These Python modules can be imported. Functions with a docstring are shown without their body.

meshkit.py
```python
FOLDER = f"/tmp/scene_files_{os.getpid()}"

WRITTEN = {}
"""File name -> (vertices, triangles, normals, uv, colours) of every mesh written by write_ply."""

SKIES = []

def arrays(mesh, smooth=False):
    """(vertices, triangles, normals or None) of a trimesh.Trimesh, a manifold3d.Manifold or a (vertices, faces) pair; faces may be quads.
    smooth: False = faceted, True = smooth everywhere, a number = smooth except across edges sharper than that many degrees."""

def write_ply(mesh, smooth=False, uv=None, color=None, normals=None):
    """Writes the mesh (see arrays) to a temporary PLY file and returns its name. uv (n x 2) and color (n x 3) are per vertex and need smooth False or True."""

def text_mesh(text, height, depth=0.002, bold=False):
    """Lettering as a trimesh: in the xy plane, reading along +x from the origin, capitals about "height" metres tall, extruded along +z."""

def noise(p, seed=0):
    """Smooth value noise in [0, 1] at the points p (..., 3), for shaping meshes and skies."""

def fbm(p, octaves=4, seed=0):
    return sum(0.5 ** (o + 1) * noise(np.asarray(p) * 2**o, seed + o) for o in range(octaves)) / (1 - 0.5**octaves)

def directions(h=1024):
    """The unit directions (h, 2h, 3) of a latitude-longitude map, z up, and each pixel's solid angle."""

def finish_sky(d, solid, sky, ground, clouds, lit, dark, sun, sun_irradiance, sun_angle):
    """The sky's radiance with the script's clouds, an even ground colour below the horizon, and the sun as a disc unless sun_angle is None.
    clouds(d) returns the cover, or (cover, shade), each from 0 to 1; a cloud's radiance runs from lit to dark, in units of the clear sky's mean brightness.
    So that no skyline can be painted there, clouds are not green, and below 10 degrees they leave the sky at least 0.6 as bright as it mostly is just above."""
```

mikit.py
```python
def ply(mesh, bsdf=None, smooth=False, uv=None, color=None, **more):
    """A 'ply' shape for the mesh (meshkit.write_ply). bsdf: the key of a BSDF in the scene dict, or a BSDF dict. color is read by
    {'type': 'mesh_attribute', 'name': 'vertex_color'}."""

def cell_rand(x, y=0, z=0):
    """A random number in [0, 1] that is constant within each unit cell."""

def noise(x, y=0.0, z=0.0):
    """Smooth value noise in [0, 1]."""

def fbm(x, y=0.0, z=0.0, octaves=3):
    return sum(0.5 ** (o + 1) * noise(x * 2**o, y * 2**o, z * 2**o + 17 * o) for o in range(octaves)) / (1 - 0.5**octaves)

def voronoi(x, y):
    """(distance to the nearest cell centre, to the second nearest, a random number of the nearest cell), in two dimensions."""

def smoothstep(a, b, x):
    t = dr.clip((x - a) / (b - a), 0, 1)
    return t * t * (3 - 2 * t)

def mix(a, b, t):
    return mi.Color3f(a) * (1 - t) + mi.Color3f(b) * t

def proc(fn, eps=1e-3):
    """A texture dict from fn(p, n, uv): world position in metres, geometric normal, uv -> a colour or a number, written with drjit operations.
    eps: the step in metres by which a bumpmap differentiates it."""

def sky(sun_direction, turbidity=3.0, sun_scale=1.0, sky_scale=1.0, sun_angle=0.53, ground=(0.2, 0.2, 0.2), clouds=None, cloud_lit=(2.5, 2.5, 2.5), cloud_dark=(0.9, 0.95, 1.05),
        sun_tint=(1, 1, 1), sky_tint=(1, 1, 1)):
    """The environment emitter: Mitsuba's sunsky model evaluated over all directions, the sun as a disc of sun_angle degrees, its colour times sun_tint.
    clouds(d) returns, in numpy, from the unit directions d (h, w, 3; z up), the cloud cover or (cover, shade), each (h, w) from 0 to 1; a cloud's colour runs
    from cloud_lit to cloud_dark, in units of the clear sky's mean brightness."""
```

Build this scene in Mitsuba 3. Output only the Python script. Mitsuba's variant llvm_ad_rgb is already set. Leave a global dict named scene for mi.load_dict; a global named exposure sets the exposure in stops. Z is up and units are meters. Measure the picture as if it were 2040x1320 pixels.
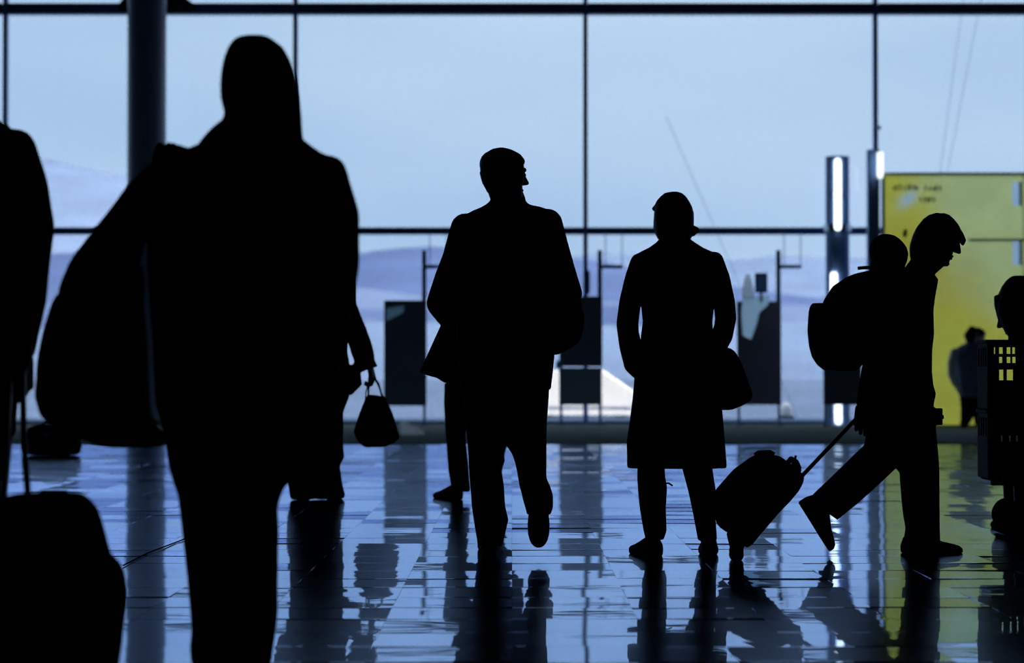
import math, random, sys
import numpy as np, trimesh, manifold3d as m3, drjit as dr, mitsuba as mi
import mikit, meshkit
from mikit import noise, fbm, smoothstep, mix
from scipy.sparse import coo_matrix, diags
from shapely.geometry import Polygon

random.seed(7); RNG = np.random.default_rng(7)
T = mi.ScalarTransform4f
scene, labels = {}, {}

# ------------------------------------------------------------------ camera, sky, exposure
F, CX, CY, HORIZON = 5000.0, 1020.0, 660.0, 749.0        # focal length and principal point in pixels of the 2040 x 1320 frame
EYE = np.array([0.0, 0.0, 0.773])
PITCH = math.atan((HORIZON - CY) / F)
FWD = np.array([0, math.cos(PITCH), math.sin(PITCH)])
UP = np.array([0, -math.sin(PITCH), math.cos(PITCH)])
scene['camera'] = {'type': 'thinlens', 'fov': 2 * math.degrees(math.atan(CX / F)), 'fov_axis': 'x', 'aperture_radius': 0.014, 'focus_distance': 11.1,
                   'to_world': T().look_at(origin=EYE.tolist(), target=(EYE + FWD).tolist(), up=[0, 0, 1]), 'near_clip': 0.1, 'far_clip': 12000.0}
exposure = 0.0


def overcast(d):
    el = np.clip(d[..., 2], 0, 1)
    n = meshkit.fbm(np.stack([d[..., 0] * 5, d[..., 1] * 5, d[..., 2] * 16], -1), 4, seed=3)
    return np.ones(el.shape), np.clip(0.9 * el ** 0.9 + 0.55 * (n - 0.5) * (1 - el) + 0.04 + 0.35 * np.clip(d[..., 0] + 0.02, -0.16, 0.12), 0, 1)


SKY_GAIN, SUN_GAIN = 92.0, 5.6
scene['sky'] = mikit.sky((0.70, -0.50, 0.60), turbidity=6.0, sun_scale=SUN_GAIN, sky_scale=0.0415 * SKY_GAIN, ground=(0.45, 0.46, 0.48),
                         sun_tint=(0.82, 0.96, 1.20), clouds=overcast, cloud_lit=(0.80, 1.20, 1.78), cloud_dark=(1.75, 2.15, 2.40))


def W(px, py, Y):
    """The point at distance Y down the hall that stands at pixel (px, py) of the photograph."""
    d = FWD + (px - CX) / F * np.array([1.0, 0, 0]) + (CY - py) / F * UP
    return EYE + d * (Y / d[1])


# ------------------------------------------------------------------ helpers
def tag(key, label=None, cat=None, group=None, kind=None):
    e = labels.setdefault(key, {})
    for k, v in (('label', label), ('category', cat), ('group', group), ('kind', kind)):
        if v: e[k] = v


USED = {}
def numbered(name):
    n = USED.get(name, -1) + 1; USED[name] = n
    return name if n == 0 else '%s_%03d' % (name, n)


def obj(name, mesh, mat, parent=None, smooth=False, label=None, **more):
    key = numbered((parent + '__' if parent else '') + name)
    scene[key] = mikit.ply(mesh, mat, smooth=smooth, **more)
    if label: tag(key, label)
    return key


def thing(name, label, cat, group=None):
    key = numbered(name)
    tag(key, label, cat, group)
    return key


def tm(m):
    if isinstance(m, trimesh.Trimesh): return m
    a = m.to_mesh()
    return trimesh.Trimesh(np.array(a.vert_properties[:, :3]), np.array(a.tri_verts), process=False)


def mf(mesh):
    mesh = mesh.copy(); mesh.merge_vertices()
    r = m3.Manifold(m3.Mesh(np.asarray(mesh.vertices, np.float32), np.asarray(mesh.faces, np.uint32)))
    assert r.status() == m3.Error.NoError, r.status()
    return r


def bx(x0, x1, y0, y1, z0, z1):
    return m3.Manifold.cube([x1 - x0, y1 - y0, z1 - z0]).translate([x0, y0, z0])


def rbox(x0, x1, y0, y1, z0, z1, r=0.01, seg=12):
    s = m3.Manifold.sphere(r, seg)
    return m3.Manifold.batch_hull([s.translate([x, y, z]) for x in (x0 + r, x1 - r) for y in (y0 + r, y1 - r) for z in (z0 + r, z1 - r)])


def sph(p, r, seg=16):
    s = m3.Manifold.sphere(1.0, seg)
    r = np.broadcast_to(r, 3)
    return s.scale(r.tolist()).translate(list(map(float, p)))


def bone(*pr, seg=16):
    """A chain of hulls of spheres: (point, radius) pairs."""
    balls = [sph(p, r, seg) for p, r in pr]
    return union([m3.Manifold.batch_hull([a, b]) for a, b in zip(balls[:-1], balls[1:])])


def hull(*pr, seg=14):
    return m3.Manifold.batch_hull([sph(p, r, seg) for p, r in pr])


def union(ms):
    return m3.Manifold.batch_boolean(list(ms), m3.OpType.Add)


def tube(a, b, r, seg=16, r2=None):
    a, b = np.asarray(a, float), np.asarray(b, float)
    d = b - a; L = np.linalg.norm(d)
    m = m3.Manifold.cylinder(L, r, r if r2 is None else r2, seg)
    z = d / L
    x = np.cross(z, [0, 0, 1] if abs(z[2]) < 0.9 else [1, 0, 0]); x /= np.linalg.norm(x)
    y = np.cross(z, x)
    return m.transform(np.column_stack([x, y, z, a]))


def polytube(pts, r, seg=10):
    return union([tube(a, b, r, seg) for a, b in zip(pts[:-1], pts[1:])] + [sph(p, r, seg) for p in pts[1:-1]])


def loft(rings):
    """Closed rings of the same point count, capped, as a Manifold."""
    R = np.array(rings); n, k, _ = R.shape
    v = np.vstack([R.reshape(-1, 3), R[0].mean(0), R[-1].mean(0)])
    f = []
    for i in range(n - 1):
        for j in range(k):
            a, b, c, d = i * k + j, i * k + (j + 1) % k, (i + 1) * k + (j + 1) % k, (i + 1) * k + j
            f += [[a, b, c], [a, c, d]]
    for j in range(k):
        f += [[n * k, (j + 1) % k, j], [n * k + 1, (n - 1) * k + j, (n - 1) * k + (j + 1) % k]]
    mesh = trimesh.Trimesh(v, np.array(f), process=False)
    if mesh.volume < 0: mesh.invert()
    return mf(mesh)


ANG = np.arange(28) * 2 * np.pi / 28
def sup(e=2.3):
    c, s = np.cos(ANG), np.sin(ANG)
    return np.sign(c) * np.abs(c) ** (2 / e), np.sign(s) * np.abs(s) ** (2 / e)


def body_loft(Y, rows, e=2.3):
    """Rows (py, left px, right px, half depth in metres, how much farther than Y): an ellipse-like ring at each height."""
    c, s = sup(e); rings = []
    for row in rows:
        py, xl, xr, d = row[:4]; yo = row[4] if len(row) > 4 else 0.0
        a, b = W(xl, py, Y + yo), W(xr, py, Y + yo)
        rings.append((a + b) / 2 + np.outer(c, (b - a) / 2) + np.outer(s, [0, d, 0]))
    return loft(rings)


def limb_loft(Y, rows, e=2.2):
    """Rows (x1, y1, x2, y2, half depth, farther): rings in the plane through both pixels."""
    c, s = sup(e); rings = []
    for row in rows:
        x1, y1, x2, y2, d = row[:5]; yo = row[5] if len(row) > 5 else 0.0
        a, b = W(x1, y1, Y + yo), W(x2, y2, Y + yo)
        rings.append((a + b) / 2 + np.outer(c, (b - a) / 2) + np.outer(s, [0, d, 0]))
    return loft(rings)


def arm(Y, pts):
    """Pixels (px, py, radius in px, farther) as a tapering sleeve."""
    return bone(*[(W(px, py, Y + yo), r * (Y + yo) / F) for px, py, r, yo in pts])


def soft(m, length=0.014, it=8, folds=0.0, freq=9.0, seed=1):
    """Refined and smoothed, with shallow cloth folds."""
    t = tm(m.refine_to_length(length)); t.merge_vertices()
    e = t.edges_unique; n = len(t.vertices)
    A = coo_matrix((np.ones(2 * len(e)), (np.r_[e[:, 0], e[:, 1]], np.r_[e[:, 1], e[:, 0]])), (n, n)).tocsr()
    A = diags(1 / np.maximum(np.asarray(A.sum(1)).ravel(), 1)) @ A
    v = np.array(t.vertices)
    for _ in range(it):
        v = v + 0.5 * (A @ v - v)
        v = v - 0.51 * (A @ v - v)
    t.vertices = v
    if folds:
        p = t.vertices * np.array([freq, freq, freq * 0.45])
        t.vertices = t.vertices + t.vertex_normals * (folds * 2 * (meshkit.fbm(p + seed * 7.3, 3, seed) - 0.5))[:, None]
    return t


def tri_prism(poly, y0, y1):
    """A polygon in (x, z) between two depths."""
    m = trimesh.creation.extrude_polygon(Polygon(poly), y1 - y0, engine='earcut')
    v = m.vertices
    m.vertices = np.column_stack([v[:, 0], y1 - v[:, 2], v[:, 1]])
    if m.volume < 0: m.invert()
    return m


def frame3(fwd, up):
    f = np.asarray(fwd, float); f /= np.linalg.norm(f)
    u = np.asarray(up, float); u = u - f * u.dot(f); u /= np.linalg.norm(u)
    return np.cross(f, u), f, u


def place(m, origin, fwd, up=(0, 0, 1)):
    r, f, u = frame3(fwd, up)
    return m.transform(np.column_stack([r, f, u, np.asarray(origin, float)]))


# ------------------------------------------------------------------ materials
def rgb(*c): return {'type': 'rgb', 'value': list(c)}
def two(b): return {'type': 'twosided', 'bsdf': b}
def cloth(c, k=0.35, f=40.0):
    c = np.array(c)
    return two({'type': 'principled', 'base_color': mikit.proc(lambda p, n, uv: mi.Color3f(*map(float, c)) * (1 - k + 2 * k * fbm(p.x * f, p.y * f, p.z * f, 3))), 'roughness': 1.0, 'specular': 0.03})


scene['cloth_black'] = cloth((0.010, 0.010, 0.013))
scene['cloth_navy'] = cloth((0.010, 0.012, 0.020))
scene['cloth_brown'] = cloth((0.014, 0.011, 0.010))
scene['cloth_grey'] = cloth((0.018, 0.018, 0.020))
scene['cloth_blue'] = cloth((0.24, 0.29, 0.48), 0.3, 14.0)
scene['cloth_pale'] = cloth((0.90, 0.95, 1.0), 0.02, 14.0)  # backlight on one sleeve put into the pale colour
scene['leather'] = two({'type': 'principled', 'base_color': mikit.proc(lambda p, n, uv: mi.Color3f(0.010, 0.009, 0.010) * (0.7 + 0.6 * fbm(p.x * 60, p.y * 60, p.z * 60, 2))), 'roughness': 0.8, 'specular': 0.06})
scene['skin'] = two({'type': 'principled', 'base_color': rgb(0.16, 0.10, 0.075), 'roughness': 0.6, 'specular': 0.25})
scene['skin_lit'] = two({'type': 'principled', 'base_color': rgb(0.9, 0.82, 0.80), 'roughness': 0.6, 'specular': 0.25})  # bright copy of the skin, its lit look put into the colour
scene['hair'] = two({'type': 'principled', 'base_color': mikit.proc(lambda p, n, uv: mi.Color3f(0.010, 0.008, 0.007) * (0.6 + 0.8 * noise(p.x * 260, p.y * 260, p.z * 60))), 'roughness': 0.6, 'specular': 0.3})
scene['eye_white'] = two({'type': 'principled', 'base_color': rgb(0.5, 0.5, 0.5), 'roughness': 0.2})
scene['dark_metal'] = two({'type': 'principled', 'base_color': rgb(0.02, 0.022, 0.026), 'roughness': 0.45, 'metallic': 0.4})
scene['steel'] = two({'type': 'roughconductor', 'alpha': 0.12, 'specular_reflectance': rgb(0.75, 0.8, 0.85)})
scene['frame_paint'] = two({'type': 'principled', 'base_color': rgb(0.06, 0.12, 0.28), 'roughness': 0.5, 'specular': 0.3})
scene['mullion_paint'] = two({'type': 'principled', 'base_color': rgb(0.20, 0.36, 0.75), 'roughness': 0.45, 'specular': 0.4})
scene['column_paint'] = two({'type': 'principled', 'base_color': rgb(0.25, 0.28, 0.40), 'roughness': 0.35, 'specular': 0.4})
scene['glass'] = {'type': 'thindielectric', 'int_ior': 1.5}
scene['black_plastic'] = two({'type': 'principled', 'base_color': rgb(0.008, 0.008, 0.009), 'roughness': 0.7, 'specular': 0.05})
scene['tinted_panel'] = two({'type': 'principled', 'base_color': mikit.proc(lambda p, n, uv: mi.Color3f(0.16, 0.17, 0.24) * (0.85 + 0.3 * fbm(p.x * 3, p.y * 3, p.z * 3, 2))), 'roughness': 0.35, 'specular': 0.3})
scene['panel_base'] = two({'type': 'principled', 'base_color': rgb(0.26, 0.31, 0.40), 'roughness': 0.45, 'specular': 0.3})
scene['notice_print'] = two({'type': 'diffuse', 'reflectance': rgb(0.55, 0.75, 0.85)})
scene['white_paint'] = two({'type': 'principled', 'base_color': rgb(0.88, 0.89, 0.90), 'roughness': 0.35, 'specular': 0.5})
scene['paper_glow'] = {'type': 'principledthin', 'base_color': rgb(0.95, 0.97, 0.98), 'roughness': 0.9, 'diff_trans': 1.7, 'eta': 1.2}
scene['reflection_film'] = {'type': 'principledthin', 'base_color': rgb(0.10, 0.17, 0.20), 'roughness': 0.9, 'diff_trans': 1.6, 'eta': 1.2}  # tint stands in for a slanted reflection on the left kiosk
scene['glare_film'] = {'type': 'principledthin', 'base_color': rgb(0.50, 0.66, 0.72), 'roughness': 0.9, 'diff_trans': 1.7, 'eta': 1.2}  # tint stands in for glare on the right kiosk panel
scene['paper'] = two({'type': 'diffuse', 'reflectance': rgb(0.05, 0.05, 0.055)})
scene['rubber'] = two({'type': 'diffuse', 'reflectance': rgb(0.012, 0.012, 0.012)})
scene['wall_dark'] = two({'type': 'principled', 'base_color': mikit.proc(lambda p, n, uv: mi.Color3f(0.055, 0.058, 0.066) * (0.9 + 0.2 * fbm(p.x, p.y, p.z, 2))), 'roughness': 0.8})
scene['ceiling_dark'] = two({'type': 'diffuse', 'reflectance': rgb(0.05, 0.052, 0.06)})
scene['carpet'] = two({'type': 'diffuse', 'reflectance': mikit.proc(lambda p, n, uv: mi.Color3f(0.20, 0.25, 0.27) * (0.75 + 0.5 * fbm(p.x * 1.7, p.y * 1.7, 0.0, 4)))})
scene['grout'] = two({'type': 'diffuse', 'reflectance': rgb(0.012, 0.014, 0.018)})


def floor_relief(p, n, uv):
    return 0.0013 * fbm(p.x * 1.7, p.y * 3.0, 3.0, 2) + 0.00030 * fbm(p.x * 2.6, p.y * 9.0, 1.0, 3)


def floor_tone(p, n, uv):
    v = fbm(p.x * 3.0, p.y * 3.0, 0.5, 4)
    return mi.Color3f(0.16, 0.24, 0.52) * (0.7 + 0.6 * v)


def floor_shine(p, n, uv):
    return mi.Color3f(0.70, 0.82, 1.0) * (0.88 + 0.2 * fbm(p.x * 1.2, p.y * 2.0, 7.0, 4))


scene['polished_tile'] = two({'type': 'bumpmap', 'arbitrary': mikit.proc(floor_relief, 4e-3), 'scale': 1.0, 'bsdf': {'type': 'blendbsdf', 'weight': 0.34,
                              'polish': {'type': 'conductor', 'specular_reflectance': mikit.proc(floor_shine)},
                              'haze': {'type': 'roughplastic', 'alpha': 0.07, 'int_ior': 1.9, 'specular_reflectance': rgb(0.55, 0.70, 1.0), 'diffuse_reflectance': mikit.proc(floor_tone)}}})
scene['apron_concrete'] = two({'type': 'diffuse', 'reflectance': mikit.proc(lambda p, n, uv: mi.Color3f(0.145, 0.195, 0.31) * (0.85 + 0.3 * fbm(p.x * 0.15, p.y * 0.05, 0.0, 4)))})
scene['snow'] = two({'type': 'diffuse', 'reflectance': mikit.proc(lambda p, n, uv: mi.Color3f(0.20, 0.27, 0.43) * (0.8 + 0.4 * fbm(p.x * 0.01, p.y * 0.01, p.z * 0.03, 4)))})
scene['hazy_forest'] = two({'type': 'diffuse', 'reflectance': mikit.proc(lambda p, n, uv: mi.Color3f(0.110, 0.158, 0.325) * (0.75 + 0.5 * fbm(p.x * 0.012, p.y * 0.01, p.z * 0.05, 4)))})  # distance haze put into the blue base colour

# ------------------------------------------------------------------ large structure
YW = 40.3                                    # distance of the glass wall
XH, YB, ZC = 26.0, -14.0, 7.6               # half width of the hall, back wall, ceiling
CARPET_Y = 28.6
obj('wall_back', bx(-XH, XH, YB - 0.3, YB, -0.05, ZC), 'wall_dark'); tag('wall_back', kind='structure')
obj('wall_left', bx(-XH - 0.3, -XH, YB, YW, -0.05, ZC), 'wall_dark'); tag('wall_left', kind='structure')
obj('wall_right', bx(XH, XH + 0.3, YB, YW, -0.05, ZC), 'wall_dark'); tag('wall_right', kind='structure')
obj('ceiling', bx(-XH, XH, YB, YW + 0.3, ZC, ZC + 0.3), 'ceiling_dark'); tag('ceiling', kind='structure')

# floor: a slab, polished tiles 0.4 m square each laid a hair out of level, a carpet strip along the glass
obj('floor', bx(-XH, XH, YB, YW + 0.3, -0.30, -0.010), 'grout'); tag('floor', 'dark polished tile floor that mirrors the windows', kind='structure')
S, GAP = 0.40, 0.0008
h = (S - GAP) / 2; c = 0.0003
e = 0.006                                    # worn front and back edges
tile_top = np.array([[-h, -h + e, 0], [h, -h + e, 0], [h, h - e, 0], [-h, h - e, 0]])
tile_v = np.vstack([tile_top, [[-h, -h, -.0002], [h, -h, -.0002], [h, h, -.0002], [-h, h, -.0002]], [[-h, -h, -.009], [h, -h, -.009], [h, h, -.009], [-h, h, -.009]]])
tile_f = [[0, 1, 2], [0, 2, 3]]
for a in (0, 4):
    for j in range(4):
        p, q = a + j, a + (j + 1) % 4
        tile_f += [[p, p + 4, q + 4], [p, q + 4, q]]
tile_ply = mikit.ply((tile_v, tile_f), 'polished_tile')
cells = [(i, j) for j in range(int(YB / S), int(CARPET_Y / S)) for i in range(-65, 65)]
seen, rest = [], []
for i, j in cells:
    x, y = (i + 0.5) * S, (j + 0.5) * S
    (seen if y > 6.0 and abs(x) < 0.212 * y + 0.35 else rest).append((y, abs(x), x))
seen.sort(); rest += seen[300:]; seen = seen[:300]


def tilt():
    return np.clip(RNG.normal(0, 0.42, 2), -0.85, 0.85) * np.array([1.0, 0.5])


for y, _, x in seen:
    a, b = tilt()
    key = numbered('floor__tile')
    scene[key] = {**tile_ply, 'to_world': T().translate([x, y, 0]).rotate([1, 0, 0], float(a)).rotate([0, 1, 0], float(b))}
V, Fc = [], []
for y, _, x in rest:
    a, b = np.radians(tilt())
    v = tile_v.copy(); v[:, 2] += v[:, 1] * a - v[:, 0] * b
    Fc.append(np.array(tile_f) + 12 * len(V)); V.append(v + [x, y, 0])
obj('tile_field', (np.vstack(V), np.vstack(Fc)), 'polished_tile', 'floor'); tag('floor__tile_field', kind='stuff')
obj('carpet_strip', bx(-XH, XH, CARPET_Y, YW - 0.08, -0.010, 0.004), 'carpet', 'floor', label='dark grey carpet strip along the foot of the glass wall')

# glass wall: bays 4.65 m wide, mullions at these x; transoms at two heights
MX0 = W(589, 400, YW)[0]; BAY = W(1166, 400, YW)[0] - MX0
Z1, Z2 = W(1020, 460.5, YW)[2], W(1020, 20, YW)[2]
bay0 = -4
for n in range(1, 11):
    k = bay0 + n - 1
    x0, x1 = MX0 + k * BAY, MX0 + (k + 1) * BAY
    w = 'window_%d' % n
    tag(w, 'tall bay of the glass curtain wall with thin blue mullion and dark transoms', kind='structure')
    for z0, z1 in ((0.03, Z1 - 0.05), (Z1 + 0.05, Z2 - 0.08), (Z2 + 0.08, ZC)):
        key = numbered(w + '__pane')
        v = np.array([[x0, YW, z0], [x1, YW, z0], [x1, YW, z1], [x0, YW, z1]])
        scene[key] = mikit.ply((v, [[0, 1, 2], [0, 2, 3]]), 'glass')
    obj('mullion', rbox(x0 - 0.035, x0 + 0.035, YW - 0.14, YW + 0.02, 0.0, ZC, 0.008), 'mullion_paint', w)
    obj('transom', rbox(x0 + .036, x1 - .036, YW - 0.16, YW + 0.03, Z1 - 0.055, Z1 + 0.055, 0.01), 'frame_paint', w)
    obj('transom', rbox(x0 + .036, x1 - .036, YW - 0.20, YW + 0.03, Z2 - 0.085, Z2 + 0.085, 0.015), 'frame_paint', w)
    obj('sill', rbox(x0 + .036, x1 - .036, YW - 0.06, YW + 0.03, 0.0, 0.05, 0.008), 'frame_paint', w)

# ------------------------------------------------------------------ outdoors
obj('apron', bx(-600, 600, YW + 0.35, 1500, -0.3, -0.02), 'apron_concrete'); tag('apron', 'pale grey airport apron outside the glass wall', kind='structure')


def ridge(Y, x0, x1, crest, depth, nz, seed, n=160, rows=14):
    """A hillside: crest(px) in metres above the ground along the range, falling towards the viewer and away."""
    xs = np.linspace(x0, x1, n); ts = np.linspace(-1, 1, rows)
    v = []
    for t in ts:
        prof = np.cos(t * np.pi / 2) ** 1.3
        y = np.full(n, Y + t * depth)
        z = crest(xs) * prof
        z = z + nz * prof * (meshkit.fbm(np.stack([xs / depth * 6, y / depth * 6, xs * 0], -1), 4, seed) - 0.5)
        v.append(np.column_stack([xs, y, np.where(prof < 1e-3, -1.0, z)]))
    v = np.vstack(v); f = []
    for i in range(rows - 1):
        for j in range(n - 1):
            a = i * n + j
            f += [[a, a + 1, a + n + 1], [a, a + n + 1, a + n]]
    return trimesh.Trimesh(v, f, process=False)


def crest_px(Y, table):
    px, py = zip(*table)
    xs = [(p - CX) / F * Y for p in px]; zs = [W(CX, q, Y)[2] for q in py]
    return lambda x: np.interp(x, xs, zs)


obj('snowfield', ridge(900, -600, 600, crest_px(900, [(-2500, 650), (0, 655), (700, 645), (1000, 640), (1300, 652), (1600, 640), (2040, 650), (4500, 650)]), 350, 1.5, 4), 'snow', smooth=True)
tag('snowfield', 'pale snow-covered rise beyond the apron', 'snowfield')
obj('hill', ridge(2600, -1900, 1900, crest_px(2600, [(-2600, 530), (0, 520), (300, 505), (720, 518), (770, 505), (830, 496), (1000, 512), (1170, 520), (1280, 545), (1450, 575), (1600, 590), (1760, 575), (2040, 570), (4600, 560)]), 900, 14, 5), 'hazy_forest', smooth=True)
tag('hill', 'wooded hill range with haze put into its blue colour, seen through the lower panes', 'hill')
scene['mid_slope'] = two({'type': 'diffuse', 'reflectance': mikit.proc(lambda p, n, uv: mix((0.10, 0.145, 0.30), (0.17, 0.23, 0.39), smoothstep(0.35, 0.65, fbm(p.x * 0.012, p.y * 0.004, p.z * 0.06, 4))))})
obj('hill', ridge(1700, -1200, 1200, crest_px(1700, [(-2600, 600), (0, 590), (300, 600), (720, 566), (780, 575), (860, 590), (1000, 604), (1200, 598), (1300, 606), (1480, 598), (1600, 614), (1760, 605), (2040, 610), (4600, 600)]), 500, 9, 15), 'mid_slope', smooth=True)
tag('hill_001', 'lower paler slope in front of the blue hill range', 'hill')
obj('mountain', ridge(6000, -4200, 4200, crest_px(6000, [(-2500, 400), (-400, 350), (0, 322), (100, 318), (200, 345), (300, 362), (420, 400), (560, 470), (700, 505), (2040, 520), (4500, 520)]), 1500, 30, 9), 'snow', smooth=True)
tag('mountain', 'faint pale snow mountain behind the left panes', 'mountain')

# white baggage tractor outside, its sloping bonnet to the right
Yv = 48.0
t = thing('baggage_tractor', 'white low airport tractor with sloping bonnet outside the glass behind the middle kiosk', 'vehicle')
P = lambda px, z: (W(px, 700, Yv)[0], z)
poly = [P(1062, 0.16), P(1062, 0.74), P(1098, 0.88), P(1200, 0.90), P(1268, 0.46), P(1276, 0.16)]
b = mf(tri_prism(poly, Yv - 0.1, Yv + 1.2))
obj('body', soft(b, 0.06, 4), 'white_paint', t, smooth=40)
obj('skirt', rbox(P(1064, 0)[0], P(1272, 0)[0], Yv - 0.06, Yv + 1.16, 0.02, 0.20, 0.02), 'white_paint', t)
for px in (1095, 1235):
    for yy in (Yv - 0.02, Yv + 1.0):
        x = P(px, 0)[0]
        wl = obj('wheel', tube([x, yy, 0.16], [x, yy + 0.14, 0.16], 0.18, 24), 'rubber', t, smooth=40)
        obj('hub', tube([x, yy - 0.01, 0.16], [x, yy + 0.15, 0.16], 0.08, 20), 'white_paint', wl, smooth=40)
seat = union([rbox(P(1075, 0)[0], P(1100, 0)[0], Yv + .3, Yv + .8, 0.7, 0.93, 0.03)])
obj('seat_back', seat, 'white_paint', t)
# small white bollard outside
YBo = 47.0
x = W(1566, 800, YBo)[0]
t = thing('bollard', 'small white domed bollard outside the glass at the foot of the right kiosk', 'bollard')
obj('post', loft([[[x + r * math.cos(a), YBo + r * math.sin(a), z] for a in ANG] for z, r in ((-.02, .13), (.1, .13), (.18, .12), (.24, .09), (.27, .04), (.275, .01))]), 'white_paint', t, smooth=50)
obj('foot_ring', tube([x, YBo, -0.02], [x, YBo, 0.03], 0.16, 28), 'dark_metal', t)

# stay cables
for i, (xa, ya, xb, yb) in enumerate(((1348, 280, 1432, 472), (1948, 30, 1886, 350), (1915, 30, 1872, 350))):
    a, b = W(xa, ya, 41.0), W(xb, yb, 41.0)
    d = b - a
    k = obj('stay_cable', tube(a - d * 0.25, b + d * (0.02 - a[2] - d[2]) / d[2] * 1.0, 0.004, 8), 'mullion_paint')
    tag(k, ('thin slanting stay cable outside the wide middle-right pane', 'thin stay cable outside, right one of the pair above the yellow panel', 'thin stay cable outside, left one of the pair above the yellow panel')[i], 'cable')

# ------------------------------------------------------------------ columns, light tubes, posts, the yellow panel
YC = 38.9
x = (W(254, 200, YC)[0] + W(331, 200, YC)[0]) / 2; r = (W(331, 200, YC)[0] - W(254, 200, YC)[0]) / 2
t = thing('column', 'thick dark round column at the left with flared bracket at the upper beam', 'column')
obj('shaft', tube([x, YC, 0.0], [x, YC, ZC - .001], r, 48), 'column_paint', t, smooth=40)
obj('base_ring', tube([x, YC, 0.004], [x, YC, 0.10], r + 0.02, 48), 'dark_metal', t, smooth=40)
br = []
for s in (-1, 1):
    br.append(hull(([x + s * r * 0.9, YC + 0.6, Z2], 0.17), ([x + s * (r + 0.17), YC + 0.9, Z2], 0.11)))
    br.append(hull(([x + s * (r + 0.15), YC + 0.9, Z2], 0.10), ([x + s * (r + 0.22), YC + 1.1, Z2], 0.09)))
obj('bracket', soft(union(br), 0.03, 3), 'rubber', t, smooth=True)

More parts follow.
